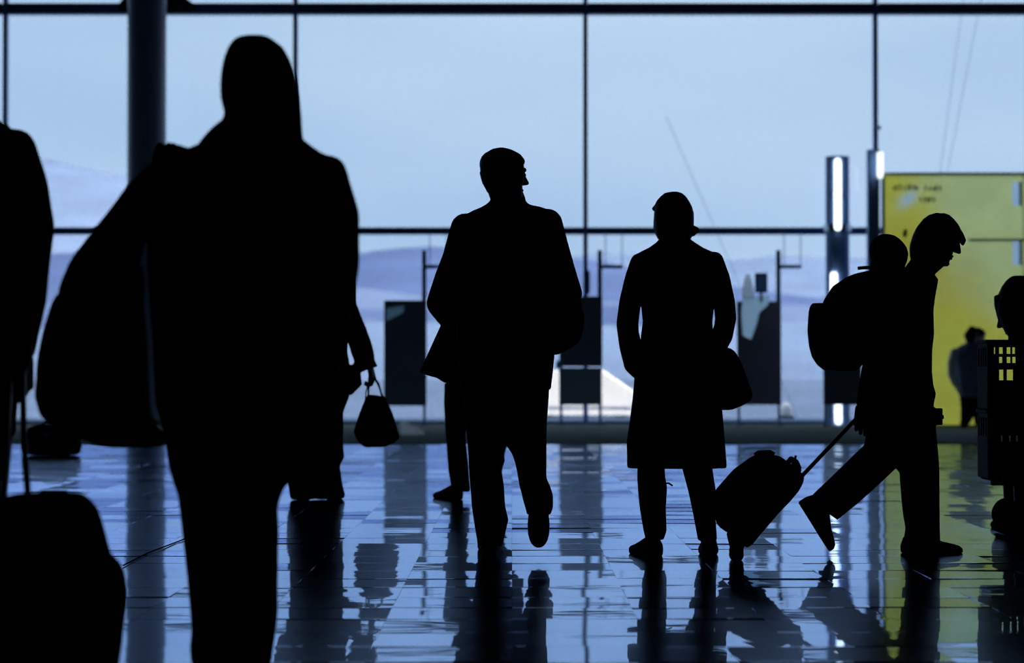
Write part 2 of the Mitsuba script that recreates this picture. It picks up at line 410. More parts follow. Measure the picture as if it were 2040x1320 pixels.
YS = 39.3
xs_ = W(1668, 300, YS)[0]; rs = 0.185
t = thing('column', 'slim blue-grey steel column with white light tubes left of the yellow panel', 'column')
ZT = W(0, 312, YS)[2]
obj('shaft', tube([xs_, YS, 0.0], [xs_, YS, ZT], rs, 40), 'mullion_paint', t, smooth=40)
obj('collar', union([tube([xs_, YS, Z1 - .06], [xs_, YS, Z1 + .05], rs + 0.03, 40)]), 'steel', t, smooth=40)
scene['tube_white'] = two({'type': 'diffuse', 'reflectance': rgb(0.9, 0.9, 0.9)})
lamp_x = W(1669, 400, YS - rs - .05)[0]
for i, (ya, yb, off) in enumerate(((322, 452, 0), (548, 640, -8), (806, 838, 0))):
    xx = lamp_x + off / 128
    za, zb = W(1669, yb, YS - rs - .05)[2], min(W(1669, ya, YS - rs - .05)[2], ZC - 0.3)
    k = thing('light_tube', ('long white light tube down the slim column above the lower transom', 'short white light tube on the slim column behind the backpack', 'shortest white light tube at the foot of the slim column')[i], 'light')
    tubem = union([tube([xx, YS - rs - .05, za], [xx, YS - rs - .05, zb], 0.055, 16), sph([xx, YS - rs - .05, za], 0.055), sph([xx, YS - rs - .05, zb], 0.055)])
    key = obj('tube', tubem, 'tube_white', k, smooth=40)
    scene[key]['emitter'] = {'type': 'area', 'radiance': rgb(2.2, 2.4, 2.4)}
    obj('clip', bx(xx - .07, xx + .07, YS - rs - .03, YS - rs + .02, (za + zb) / 2 - .03, (za + zb) / 2 + .03), 'steel', k)

# slim post with a steel edge at the panel's left side
YP = 39.0
X = lambda px, Y=YP: W(px, 400, Y)[0]
t = thing('post', 'narrow dark post with bright steel edges at the left side of the yellow panel', 'post')
ZT = W(0, 298, YP)[2]
obj('core', rbox(X(1728), X(1746), YP - 0.05, YP + 0.12, 0.0, ZT, 0.01), 'mullion_paint', t)
obj('edge_strip', rbox(X(1746.5), X(1751), YP - 0.08, YP + 0.05, 0.0, ZT, 0.006), 'steel', t)
k = thing('light_tube', 'white glowing strip standing in for a reflection on the post beside the yellow panel', 'light')
xx = X(1751)
key = obj('tube', union([tube([xx, YP - .14, W(1750, 350, YP)[2]], [xx, YP - .14, W(1750, 305, YP)[2]], 0.05, 16), sph([xx, YP - .14, W(1750, 350, YP)[2]], 0.05)]), 'tube_white', k, smooth=40)
scene[key]['emitter'] = {'type': 'area', 'radiance': rgb(1.3, 1.5, 1.5)}  # glow put in for a bright reflection on the chrome post
obj('clip', bx(xx - .02, xx + .02, YP - .1, YP - .04, 4.6, 4.66), 'steel', k)

# yellow translucent advertising panel: its print is flat
px0, px1, pz1, pz0 = X(1762), X(1762) + 4.2, W(1800, 348, YP)[2], W(1800, 850, 39.0)[2]


def ad_print(p, n, uv):
    u = (p.x - px0) / 4.2; v = (p.z - pz0) / (pz1 - pz0)
    yellow, olive, green = mi.Color3f(0.95, 0.80, 0.10), mi.Color3f(0.86, 0.62, 0.07), mi.Color3f(0.92, 0.92, 0.34)
    wob = 0.12 * (fbm(p.x * 1.6, p.z * 1.2, 2.0, 3) - 0.5)
    g = smoothstep(0.12, 0.36, u + 0.45 * (v - 0.72) + wob) * smoothstep(0.40, 0.56, v + wob)
    c = mix(mix(yellow, olive, smoothstep(0.40, 0.60, v + wob) * (1 - smoothstep(0.62, 0.86, v + wob))), green, g)
    c = mix(c, mi.Color3f(0.9, 0.85, 0.2), (1 - smoothstep(0.02, 0.10, dr.abs(v - 0.55))) * 0.3)
    c *= 0.9 + 0.2 * fbm(p.x * 2.2, p.z * 2.2, 5.0, 3)
    blob = dr.exp(-dr.square((u - 0.088 - 0.55 * (v - 0.905)) / 0.030) - dr.square((v - 0.905) / 0.035))
    return mix(c, mi.Color3f(0.8, 0.9, 0.9), dr.minimum(1.0, 0.9 * blob))


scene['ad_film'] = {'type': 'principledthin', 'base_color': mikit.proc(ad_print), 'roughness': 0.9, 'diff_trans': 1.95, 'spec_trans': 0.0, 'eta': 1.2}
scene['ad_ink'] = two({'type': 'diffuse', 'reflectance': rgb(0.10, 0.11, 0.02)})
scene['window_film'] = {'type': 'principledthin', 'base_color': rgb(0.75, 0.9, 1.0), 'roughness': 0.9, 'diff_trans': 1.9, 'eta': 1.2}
t = thing('advertising_panel', 'tall yellow-green translucent advertising panel at the right, blurred print along its top', 'panel')
SLOTS = [(W(0, yb, YP)[2], W(0, ya, YP)[2]) for ya, yb in ((362, 410), (480, 528))]
gx = [px0, X(2017), X(2030), px1]; gz = [pz0, SLOTS[1][0], SLOTS[1][1], SLOTS[0][0], SLOTS[0][1], pz1]
V, Fq = [], []
for i in range(3):
    for j in range(5):
        if i == 1 and j in (1, 3): continue
        Fq.append(np.arange(4) + len(V)); V += [[gx[i], YP, gz[j]], [gx[i + 1], YP, gz[j]], [gx[i + 1], YP, gz[j + 1]], [gx[i], YP, gz[j + 1]]]
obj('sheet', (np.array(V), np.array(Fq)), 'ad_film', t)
obj('frame', rbox(X(1756), X(1762), YP - 0.04, YP + 0.05, 0.0, pz1 + 0.03, 0.006), 'steel', t)
obj('frame', rbox(px1, px1 + 0.05, YP - 0.04, YP + 0.05, 0.0, pz1 + 0.03, 0.006), 'steel', t)
obj('top_rail', rbox(px0, px1, YP - 0.03, YP + 0.04, pz1, pz1 + 0.035, 0.006), 'column_paint', t)
obj('plinth', rbox(px0, px1, YP - 0.10, YP + 0.12, 0.0, pz0, 0.01), 'panel_base', t)
obj('cross_rail', rbox(X(1930), px1, YP + .005, YP + .025, W(0, 479, YP)[2], W(0, 475, YP)[2], 0.004), 'panel_base', t)
# dark marks of its blurred lettering: unreadable in the photograph, so only strokes
marks = []
rm = random.Random(3)
for (xa, xb, yy) in ((1779, 1826, 373), (1842, 1878, 374), (1832, 1864, 397)):
    p_ = xa
    while p_ < xb:
        hh = rm.choice((8, 11, 13))
        marks.append(bx(X(p_), X(p_ + 3.2), YP - 0.012, YP - 0.002, W(0, yy + 6, YP)[2], W(0, yy + 6 - hh, YP)[2]))
        if rm.random() < .5: marks.append(bx(X(p_), X(p_ + 6), YP - 0.012, YP - 0.002, W(0, yy + 6 - hh / 2 + 1, YP)[2], W(0, yy + 6 - hh / 2 - 1, YP)[2]))
        p_ += rm.choice((5.5, 7, 8))
obj('lettering', union(marks), 'ad_ink', t, label='rows of small dark blurred letters'); tag(t + '__lettering', kind='stuff')
obj('dark_mark', hull(([X(1802), YP - .02, W(0, 468, YP)[2]], .035), ([X(1803), YP - .02, W(0, 460, YP)[2]], .03)), 'ad_ink', t)
for ya, yb in ((362, 410), (480, 528)):
    obj('clear_slot', (np.array([[X(2017), YP, W(0, yb, YP)[2]], [X(2030), YP, W(0, yb, YP)[2]], [X(2030), YP, W(0, ya, YP)[2]], [X(2017), YP, W(0, ya, YP)[2]]]), [[0, 1, 2], [0, 2, 3]]), 'window_film', t, label='upright pale blue slot')
    obj('slot_edge', rbox(X(2030), X(2035), YP - 0.02, YP - 0.003, W(0, yb, YP)[2], W(0, ya, YP)[2], 0.004), 'mullion_paint', t)
obj('bright_edge', rbox(X(2037), X(2039), YP - 0.02, YP - 0.003, pz0, pz1, 0.004), 'steel', t)


# ------------------------------------------------------------------ gate kiosks before the glass
def kiosk(xl, xr, yt, yb, Y, label, parts):
    t = thing('gate_kiosk', label, 'kiosk')
    x0, x1 = W(xl, 700, Y)[0], W(xr, 700, Y)[0]
    z0, z1 = W(0, yb, Y)[2], W(0, yt, Y)[2]
    if 'split' in parts:
        zs = W(0, parts['split'], Y)[2]
        obj('panel', rbox(x0, x1, Y - .03, Y + .03, zs + .01, z1, .012), 'tinted_panel', t)
        obj('lower_panel', rbox(x0 - .0, x1 - .01, Y - .035, Y + .035, z0, zs - .01, .012), 'panel_base', t, label='paler lower panel')
        obj('hinge', rbox(x0 - .05, x0 + .05, Y - .05, Y - .03, zs - .02, zs + .10, .008), 'mullion_paint', t)
    else:
        pan = rbox(x0, x1, Y - .03, Y + .03, z0, z1, .012)
        if 'cut' in parts: pan = pan - mf(tri_prism([W(px, py, Y)[[0, 2]] for px, py in parts['cut']], Y - .2, Y + .2))
        obj('panel', pan, 'tinted_panel', t)
    for xx in (x0 + .03, x1 - .035):
        lg = obj('leg', tube([xx, Y, 0.0], [xx, Y, z0 + .05], .022, 12), 'mullion_paint', t, smooth=40)
        obj('foot', rbox(xx - .05, xx + .05, Y - .12, Y + .12, 0.004, .02, .006), 'dark_metal', lg)
    if parts.get('low'): return t, x0, x1, z0, z1
    mx = x1 - .04
    zm = W(0, 498, Y)[2]
    obj('mast', rbox(mx - .035, mx + .035, Y - .03, Y + .03, z1 - .02, zm, .01), 'frame_paint', t)
    za = W(0, 531, Y)[2]
    ab = mx + W(1040 + parts.get('arm', 46), 0, Y)[0] - W(1040, 0, Y)[0]
    sg = obj('sign_arm', rbox(mx + .035, ab, Y - .012, Y + .012, za - .03, za + .03, .008), 'mullion_paint', t)
    for xx in (mx + .09, ab - .012):
        obj('hanger', rbox(xx - .007, xx + .007, Y - .007, Y + .007, za + .02, Z1 - .05, .003), 'mullion_paint', sg)
    return t, x0, x1, z0, z1


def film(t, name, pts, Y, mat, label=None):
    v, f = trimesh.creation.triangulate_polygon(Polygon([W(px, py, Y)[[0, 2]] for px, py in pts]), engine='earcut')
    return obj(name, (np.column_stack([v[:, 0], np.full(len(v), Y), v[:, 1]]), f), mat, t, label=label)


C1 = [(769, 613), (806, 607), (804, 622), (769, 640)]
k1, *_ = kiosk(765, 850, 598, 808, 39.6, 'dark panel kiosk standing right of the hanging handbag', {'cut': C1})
film(k1, 'smoked_inset', C1, 39.6, 'reflection_film', 'slanted paler patch imitating a reflection')  # panel reflection built as a translucent patch in a cutout
k2, *_ = kiosk(1114, 1200, 590, 806, 39.6, 'dark kiosk with a paler lower panel behind the hip bag of the tall man', {'split': 731})
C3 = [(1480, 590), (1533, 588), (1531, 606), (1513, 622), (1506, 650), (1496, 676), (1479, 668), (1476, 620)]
k3, *_ = kiosk(1468, 1556, 600, 806, 39.6, 'dark kiosk with monitor and imitated glare patch behind the person in the long coat', {'arm': 46, 'cut': C3})
film(k3, 'pale_inset', C3, 39.6, 'glare_film', 'pale blue slanted patch imitating glare')  # glare on the panel built as a pale translucent film
zt = W(0, 583, 39.6)[2]
mo = obj('monitor', rbox(W(1502, 0, 39.6)[0], W(1527, 0, 39.6)[0], 39.5, 39.56, zt, W(0, 544, 39.6)[2], .01), 'frame_paint', k3)
obj('screen', rbox(W(1505, 0, 39.6)[0], W(1524, 0, 39.6)[0], 39.49, 39.502, zt + .03, W(0, 548, 39.6)[2], .003), 'mullion_paint', mo)
obj('monitor_stand', bx(W(1512, 0, 39.6)[0], W(1517, 0, 39.6)[0], 39.52, 39.56, W(0, 602, 39.6)[2], zt + .02), 'frame_paint', k3)
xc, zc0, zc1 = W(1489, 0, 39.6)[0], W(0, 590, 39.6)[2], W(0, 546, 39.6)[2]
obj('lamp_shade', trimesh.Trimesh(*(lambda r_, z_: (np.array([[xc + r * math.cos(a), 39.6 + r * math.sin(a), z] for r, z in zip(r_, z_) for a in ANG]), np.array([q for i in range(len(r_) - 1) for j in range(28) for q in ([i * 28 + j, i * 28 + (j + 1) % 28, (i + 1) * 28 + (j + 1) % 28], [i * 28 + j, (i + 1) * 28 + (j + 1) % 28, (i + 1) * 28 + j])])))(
    (.095, .085, .06, .03), (zc0 - .02, zc0 + .12, zc0 + .25, zc1)), process=False), 'paper_glow', k3, smooth=True, label='small white cone standing in for a bright spot on top')  # translucent cone made up to give a bright white spot
k4, *_ = kiosk(1640, 1716, 690, 806, 38.5, 'dark low kiosk below the walker\'s backpack, before the slim column', {'low': True})
# a box on the mullion
bk = obj('control_box', rbox(W(1161, 0, YW)[0], W(1174, 0, YW)[0], YW - .28, YW - .14, W(0, 586, YW)[2], W(0, 540, YW)[2], .01), 'frame_paint')
tag(bk, 'small dark control box fixed to the thin mullion above the middle kiosk', 'box')

# ------------------------------------------------------------------ people: shared builders
HEAD_ROWS = [(-.004, .012, .070, .045), (.004, .026, .082, .022), (.02, .040, .088, .0), (.035, .050, .088, -.018), (.055, .057, .087, -.045), (.08, .063, .085, -.07), (.105, .069, .084, -.088), (.13, .073, .085, -.098),
             (.152, .0755, .089, -.102), (.172, .0755, .087, -.101), (.192, .071, .076, -.094), (.21, .060, .056, -.078), (.225, .041, .028, -.054), (.233, .022, .006, -.034), (.2355, .006, -.008, -.02)]
def head_loft(grow=0.0, zs=0.0):
    c, s = sup(2.15); rings = []
    for z, hw, f, b in HEAD_ROWS:
        rings.append(np.column_stack([(hw + grow) * c, (f + b) / 2 + ((f - b) / 2 + grow) * s, np.full(28, z + zs)]))
    return loft(rings)


def make_head():
    m = head_loft()
    socket = [sph((s * .032, .105, .127), .017) for s in (-1, 1)]
    m = m - union(socket)
    add = [m, hull(((0, .085, .140), .008), ((0, .112, .096), .0095), ((0, .07, .142), .009), ((0, .07, .095), .009)), hull(((-.014, .094, .092), .008), ((0, .112, .096), .0095), ((.014, .094, .092), .008)),
           hull(((-.020, .082, .060), .006), ((0, .090, .061), .0065), ((.020, .082, .060), .006)), hull(((-.017, .081, .049), .006), ((0, .089, .049), .007), ((.017, .081, .049), .006)),
           hull(((-.012, .078, .016), .014), ((.012, .078, .016), .014)), hull(((-.045, .075, .148), .011), ((-.012, .088, .146), .009)), hull(((.045, .075, .148), .011), ((.012, .088, .146), .009))]
    for s in (-1, 1):
        add += [sph((s * .031, .078, .126), .0135), hull(((s * .074, -.004, .145), .007), ((s * .084, -.018, .152), .008), ((s * .080, -.012, .098), .007)),
                hull(((s * .045, .055, .10), .02), ((s * .05, .045, .085), .018))]
    t = soft(union(add), 0.007, 4)
    return mf(t)


HEAD = make_head()
SHOE_ROWS = [(-.012, .016, .012, .045), (0, .031, 0, .078), (.03, .036, 0, .092), (.08, .037, 0, .095), (.13, .040, .0, .076), (.18, .046, 0, .058), (.225, .045, 0, .048), (.252, .034, .004, .040), (.266, .014, .010, .028)]


def shoe_mesh(scale=1.0):
    c, s = sup(2.8); rings = []
    for y, hw, zb, zt in SHOE_ROWS:
        rings.append(np.column_stack([hw * c, np.full(28, y), (zb + zt) / 2 + (zt - zb) / 2 * s]) * scale)
    return loft(rings).trim_by_plane([0, 0, 1], .007).translate([0, 0, -.007])


def hand(side=1, curl=0.9, spread=0.0):
    """A relaxed or closing right (side=1) hand: wrist at the origin, fingers along +y, back of the hand towards +z, thumb towards -x * side."""
    s = side
    parts = [hull(((-.026 * s, .012, 0), .016), ((.024 * s, .010, 0), .014), ((-.032 * s, .085, .002), .0125), ((.032 * s, .078, 0), .011), ((0, .088, .004), .012)), hull(((0, -.03, 0), .025), ((-.008, .012, 0), .022), ((.008, .012, 0), .022))]
    for i, (x, y, L) in enumerate(((-.029, .086, .074), (-.010, .091, .083), (.010, .088, .077), (.028, .080, .060))):
        p = np.array([x * s, y, .002]); a = 0.0; chain = [(p - [0, .012, 0], .0095)]
        chain.append((p, .0095))
        for frac, rad in ((.45, .0090), (.31, .0082), (.24, .0072)):
            a += curl * (0.55 if frac == .45 else 0.75)
            p = p + L * frac * np.array([spread * (i - 1.5) * .3, math.cos(a), -math.sin(a)])
            chain.append((p, rad))
        parts.append(bone(*chain, seg=12))
    p = np.array([-.024 * s, .022, -.004]); q = p + [-.026 * s, .026, -.014]; r_ = q + [-.006 * s, .030, -.014]; e = r_ + [.006 * s, .022, -.008]
    parts.append(bone((p, .015), (q, .0115), (r_, .0100), (e, .0085), seg=12))
    return mf(soft(union(parts), 0.005, 4))


def put_hand(pos, fwd, back, side=1, curl=0.9):
    return place(hand(side, curl), pos, fwd, back)


def add_person(label, parts, group=None):
    """parts: list of (name, mesh, material, part label); the first is the body."""
    key = numbered('person')
    tag(key, label, 'person', group)
    name, mesh, mat, _ = parts[0]
    scene[key] = mikit.ply(mesh, mat, smooth=True)
    for name, mesh, mat, lab in parts[1:]:
        obj(name, mesh, mat, key, smooth=50, label=lab)
    return key


def px_of(Y): return Y / F


def skeleton(Y, head_o, head_f, head_u, neck, sh_l, sh_r, hip_l, hip_r, arms, legs, hands, scale=1.0):
    """The body under the clothes as one Manifold. Joints are world points; arms: two lists (shoulder, elbow, wrist); legs: (hip, knee, ankle)."""
    hd = place(HEAD.scale([scale] * 3), head_o, head_f, head_u)
    r, f, u = frame3(head_f, head_u)
    base = head_o - f * .02 * scale + u * .05 * scale
    chest = (np.array(sh_l) + sh_r) / 2; pel = (np.array(hip_l) + hip_r) / 2
    ms = [bone((base, .050 * scale), (np.array(neck), .054 * scale), (chest, .06 * scale)),
          hull((sh_l, .05), (sh_r, .05), (chest * .6 + pel * .4, .09), (np.array(neck), .04)), hull((hip_l, .075), (hip_r, .075), (chest * .5 + pel * .5, .085), (chest * .6 + pel * .4, .09))]
    for a in arms: ms.append(bone((a[0], .044), (a[1], .036), (a[2], .025)))
    for l in legs: ms.append(bone((l[0], .062), (l[1], .042), (l[2], .030)))
    t = soft(union(ms), .016, 3)
    return tm(union([mf(t), hd] + list(hands)))


def shoe_at(heel, fwd, up=(0, 0, 1), scale=1.0, tall=1.0):
    return place(shoe_mesh(scale).scale([1, 1, tall]), heel, fwd, up)


def floor_y(Y): return W(CX, 0, Y)


# ------------------------------------------------------------------ person: woman in a headscarf, near, seen from behind
Y = 6.54
wp = lambda px, py, yo=0.0: W(px, py, Y + yo)
coat = union([body_loft(Y, [(268, 462, 590, .06), (280, 425, 606, .075), (293, 380, 622, .095), (312, 346, 650, .115), (332, 326, 668, .125), (365, 312, 690, .135), (402, 302, 700, .14), (461, 294, 714, .145), (540, 294, 714, .15), (622, 298, 704, .155),
                             (700, 303, 690, .16), (800, 308, 660, .165), (880, 330, 622, .165), (930, 338, 580, .16), (950, 344, 566, .15)]),
              arm(Y, [(648, 352, 44, 0), (672, 430, 45, 0), (676, 520, 43, .02), (668, 590, 40, .06), (655, 640, 34, .2), (640, 665, 28, .3)]),
              arm(Y, [(352, 332, 46, 0), (290, 400, 50, -.02), (232, 478, 50, -.05), (185, 540, 50, -.07), (166, 585, 50, -.07), (178, 640, 42, .06), (205, 680, 32, .2)]),
              hull((wp(322, 300, -.05), .018), (wp(318, 322, -.07), .018), (wp(345, 292, -.02), .012))])
coat = soft(coat, .018, 8, .006, 7.0, 2)
scarf = body_loft(Y, [(70.5, 492, 520, .015), (73, 478, 533, .035), (80, 466, 545, .06), (95, 455, 564, .085), (118, 446.5, 577, .1), (141, 442, 586, .108), (164, 440, 592, .112), (195, 440, 597, .112), (212, 444, 598.5, .108), (226, 447, 600, .1), (239, 443, 601, .1),
                      (255, 423, 602, .105), (275, 404, 604, .112), (292, 392, 612, .115), (318, 400, 610, .11), (345, 440, 590, .08)], 2.15)
scarf = soft(scarf, .012, 3, .002, 12, 4)
hd_o, hd_f = wp(512, 257, .035), np.array([-.28, .96, -.02])
legsL = body_loft(Y, [(860, 338, 520, .12), (898, 335, 500, .115), (950, 343, 488, .1), (985, 355, 480, .095), (1044, 362, 474, .09), (1099, 368, 470, .085), (1154, 374, 470, .085), (1213, 380, 470, .085), (1253, 383, 468, .09), (1290, 380, 470, .095), (1322, 384, 474, .1)])
legsR = body_loft(Y, [(860, 420, 640, .12, .0), (930, 425, 594, .11, .02), (954, 425, 584, .105, .03), (970, 425, 567, .1, .04), (985, 425, 560, .1, .05), (1013, 425, 552, .095, .06), (1056, 428, 555, .09, .1), (1154, 430, 553, .085, .14), (1213, 430, 553, .085, .16), (1253, 428, 549, .085, .18), (1300, 426, 543, .09, .2), (1320, 426, 541, .09, .2)])
trou = soft(union([legsL, legsR]), .016, 4, .004, 9, 5)
hands = [put_hand(wp(205, 682, .22), (.15, .9, -.3), (-.9, .1, .3), -1, .9), put_hand(wp(640, 667, .31), (-.2, .9, -.2), (.9, .2, .4), 1, .7)]
body = skeleton(Y, hd_o, hd_f, (0, 0, 1), wp(512, 285), wp(375, 345), wp(640, 345), wp(440, 800), wp(580, 800), [[wp(352, 345), wp(172, 580, -.07), wp(205, 680, .2)], [wp(650, 350), wp(668, 590, .06), wp(640, 665, .3)]],
                [[wp(430, 830), wp(420, 1080), wp(424, 1290)], [wp(560, 830, .02), wp(495, 1080, .12), wp(486, 1270, .2)]], hands, .95)
fy = EYE[2]
shl = shoe_at([wp(427, 1320)[0], Y - .07, 0.001], (-.1, 1, 0), scale=.95); shr = shoe_at([wp(484, 1320, .2)[0], Y + .14, 0.001], (.08, 1, 0), scale=.95)
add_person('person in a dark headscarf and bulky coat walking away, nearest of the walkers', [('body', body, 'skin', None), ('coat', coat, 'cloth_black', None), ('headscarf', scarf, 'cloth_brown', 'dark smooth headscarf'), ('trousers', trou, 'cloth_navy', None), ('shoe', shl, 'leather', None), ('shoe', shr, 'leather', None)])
# her shoulder bag
t = thing('shoulder_bag', 'large dark sack-like bag slung at the left side of the person in the headscarf', 'bag')
bag = body_loft(Y + .02, [(525, 190, 285, .05, .1), (550, 150, 290, .08, .1), (570, 130, 290, .1, .1), (600, 108, 288, .11, .1), (660, 90, 292, .13, .1), (720, 77, 294, .135, .1), (790, 71, 296, .14, .1), (830, 84, 300, .14, .1), (858, 118, 320, .13, .1), (876, 165, 328, .11, .1), (886, 196, 322, .08, .1), (890, 225, 300, .04, .1)], 2.5)
obj('sack', soft(bag, .016, 6, .006, 8, 8), 'cloth_grey', t, smooth=True)
obj('strap', union([polytube([wp(262, 556, .12), wp(300, 420, .17), wp(335, 325, .135), wp(336, 291, .03), wp(326, 300, -.11), wp(255, 420, -.12)], .011, 8), polytube([wp(255, 420, -.12), wp(215, 560, -.14), wp(200, 612, -.04)], .010, 8)]), 'leather', t, smooth=40)
obj('strap_ring', hull((wp(318, 292, -.09), .012), (wp(310, 318, -.11), .014)), 'dark_metal', t, smooth=40)
obj('pocket', soft(body_loft(Y - .06, [(700, 130, 255, .02), (720, 120, 265, .04), (800, 118, 270, .045), (840, 130, 265, .03)], 3), .02, 3), 'cloth_grey', t, smooth=True)

# ------------------------------------------------------------------ person: at the left edge, and the suitcase
Y = 6.85
coat = union([body_loft(Y, [(215, -110, -30, .06), (240, -140, 0, .09), (254, -165, 22, .11), (270, -185, 46, .12), (300, -200, 66, .13), (360, -205, 70, .14), (460, -205, 70, .15), (560, -205, 62, .15), (660, -205, 50, .155), (760, -205, 36, .16), (830, -200, 30, .16), (870, -200, 28, .15)]),
              arm(Y, [(28, 300, 46, 0), (50, 370, 46, 0), (64, 450, 46, -.01), (60, 520, 41, -.02), (54, 600, 39, .0), (50, 660, 30, .02), (48, 700, 24, .03)]),
              arm(Y, [(-170, 300, 46, 0), (-195, 400, 46, 0), (-205, 540, 42, .02), (-190, 640, 36, .1), (-175, 700, 26, .2)])])
coat = soft(coat, .018, 8, .005, 7, 11)
trou = soft(union([body_loft(Y, [(820, -195, -60, .12), (900, -190, -72, .11), (1000, -185, -80, .095), (1120, -180, -90, .085), (1230, -175, -92, .085), (1280, -172, -92, .09)]), body_loft(Y, [(820, -110, 25, .12), (900, -95, 20, .11), (1000, -85, 10, .095), (1120, -75, 5, .085), (1230, -72, 2, .085), (1280, -70, 2, .09)])]), .016, 4, .004, 9, 12)
hd_o = wp(-70, 196)
HANDLE_Y = 6.86
hands = [put_hand(wp(47, 712, .01), (-.05, .2, -1), (.9, -.3, .1), 1, 1.0), put_hand(wp(-175, 705, .22), (0, .5, -.9), (-1, 0, 0), -1, .6)]
body = skeleton(Y, hd_o, (.1, 1, 0), (0, 0, 1), wp(-72, 232), wp(-150, 300), wp(10, 300), wp(-135, 800), wp(-30, 800), [[wp(20, 305), wp(54, 560, -.01), wp(48, 700, .03)], [wp(-165, 305), wp(-205, 540, .02), wp(-175, 700, .2)]],
                [[wp(-130, 830), wp(-135, 1080), wp(-132, 1260)], [wp(-40, 830), wp(-38, 1080), wp(-35, 1260)]], hands)
hair = place((head_loft(.010, .006)).trim_by_plane([0, -.59, .807], .098), hd_o, (.1, 1, 0))
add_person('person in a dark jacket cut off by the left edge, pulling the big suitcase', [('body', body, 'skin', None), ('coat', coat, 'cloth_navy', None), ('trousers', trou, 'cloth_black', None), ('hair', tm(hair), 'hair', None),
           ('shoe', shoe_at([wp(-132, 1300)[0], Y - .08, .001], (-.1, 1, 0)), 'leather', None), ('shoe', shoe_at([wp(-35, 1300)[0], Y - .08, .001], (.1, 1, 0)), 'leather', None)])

Y = 6.0
t = thing('suitcase', 'big black soft suitcase with rounded top at the lower left, nearest to the viewer', 'suitcase')
zf = 1390
shell = body_loft(Y, [(983, 55, 150, .09), (986, 15, 160, .12), (997, -8, 174, .135), (1013, -18, 187, .145), (1036, -22, 196, .15), (1084, -24, 209, .15), (1111, -24, 216, .15), (1180, -24, 222, .15), (1260, -22, 220, .15), (1330, -20, 216, .145), (1370, -14, 208, .13)], 3.4)
obj('shell', soft(shell, .018, 4, .002, 9, 21), 'cloth_black', t, smooth=True)
pock = body_loft(Y, [(1100, 60, 214, .10, -.04), (1112, 40, 224, .13, -.04), (1122, 30, 233, .15, -.04), (1140, 24, 242, .16, -.04), (1178, 20, 248.5, .165, -.04), (1204, 20, 248, .165, -.04), (1249, 22, 241, .16, -.04), (1300, 24, 236, .155, -.04), (1340, 30, 230, .14, -.04)], 3)
obj('front_pocket', soft(pock, .018, 4, .003, 9, 22), 'cloth_black', t, smooth=True, label='bulging outer pocket')
for px in (10, 175):
    for yo in (-.1, .1):
        c_ = W(px, 1370, Y + yo); c_[2] = .032
        obj('wheel', tube(c_ - [.012, 0, 0], c_ + [.012, 0, 0], .031, 20), 'rubber', t, smooth=40)
zt = W(50, 995, Y)
obj('handle', union([polytube([W(56, 992, Y + .06), W(47, 860, Y + .4), W(45, 735, Y + .86)], .0085, 10), polytube([W(6, 992, Y + .06), W(14, 860, Y + .4), W(20, 735, Y + .86)], .0085, 10), tube(W(10, 735, Y + .86), W(55, 735, Y + .86), .014, 12)]), 'dark_metal', t, smooth=40, label='long telescopic pull handle')
obj('top_grip', soft(polytube([W(78, 986, Y), W(86, 981.5, Y), W(128, 981.5, Y), W(136, 986, Y)], .008, 10), .012, 2), 'leather', t, smooth=True)
# strap end on the floor
k = obj('floor_strap', polytube([[W(246, 1122, 10.2)[0], 10.2, .006], [W(300, 1098, 11.0)[0], 10.9, .006], [W(366, 1068, 11.8)[0], 11.9, .006]], .003, 8), 'rubber')
tag(k, 'thin dark strap lying slantwise on the shiny floor right of the big suitcase', 'strap')

# ------------------------------------------------------------------ person: with the handbag, mostly hidden by the woman in the scarf
Y = 15.7
coat = union([body_loft(Y, [(535, 600, 660, .07), (548, 580, 680, .1), (565, 566, 694, .12), (600, 564, 697, .13), (650, 568, 692, .135), (700, 572, 692, .14), (760, 576, 700, .15), (786, 578, 696, .15), (821, 578, 684, .15), (849, 578, 685, .15), (874, 577, 683, .155), (912, 572, 685, .16), (929, 571, 676, .16), (960, 574, 680, .165), (982, 578, 687, .17), (992, 580, 686, .165)]),
              arm(Y, [(688, 568, 20, 0), (692, 610, 20, 0), (704, 650, 22, 0), (718, 690, 22, .01), (726, 712, 21, .02)]), hull((wp(728, 715), .05), (wp(747, 727), .014), (wp(708, 735), .03)),
              hull((wp(700, 745), .06), (wp(715, 763), .012), (wp(698, 780), .02)),
              arm(Y, [(575, 568, 20, 0), (568, 620, 19, 0), (566, 680, 18, .03), (574, 725, 14, .12)])])
coat = soft(coat, .02, 4, .012, 12, 31)
hd_o = wp(630, 545)
hands = [put_hand(wp(736, 728), (.25, .1, -1), (.9, -.2, .3), 1, 1.15), put_hand(wp(574, 728, .13), (0, .4, -.9), (-1, 0, 0), -1, .6)]
body = skeleton(Y, hd_o, (0, 1, 0), (0, 0, 1), wp(630, 545), wp(585, 568), wp(675, 568), wp(605, 750), wp(655, 750), [[wp(682, 570), wp(704, 655), wp(733, 722)], [wp(578, 570), wp(567, 655, .02), wp(574, 724, .12)]],
                [[wp(608, 760), wp(606, 860), wp(606, 970)], [wp(652, 760), wp(655, 860), wp(655, 970)]], hands, .96)
hair = place((head_loft(.012, .006)).trim_by_plane([0, -.75, .66], .065), hd_o, (0, 1, 0))
add_person('person in a long dark coat carrying a handbag, half hidden behind the headscarf wearer', [('body', body, 'skin', None), ('coat', coat, 'cloth_black', None), ('hair', tm(hair), 'hair', None),
           ('shoe', shoe_at([wp(606, 990)[0], Y - .06, .001], (-.1, 1, 0), scale=.95), 'leather', None), ('shoe', shoe_at([wp(660, 990)[0], Y - .06, .001], (.1, 1, 0), scale=.95), 'leather', None)])
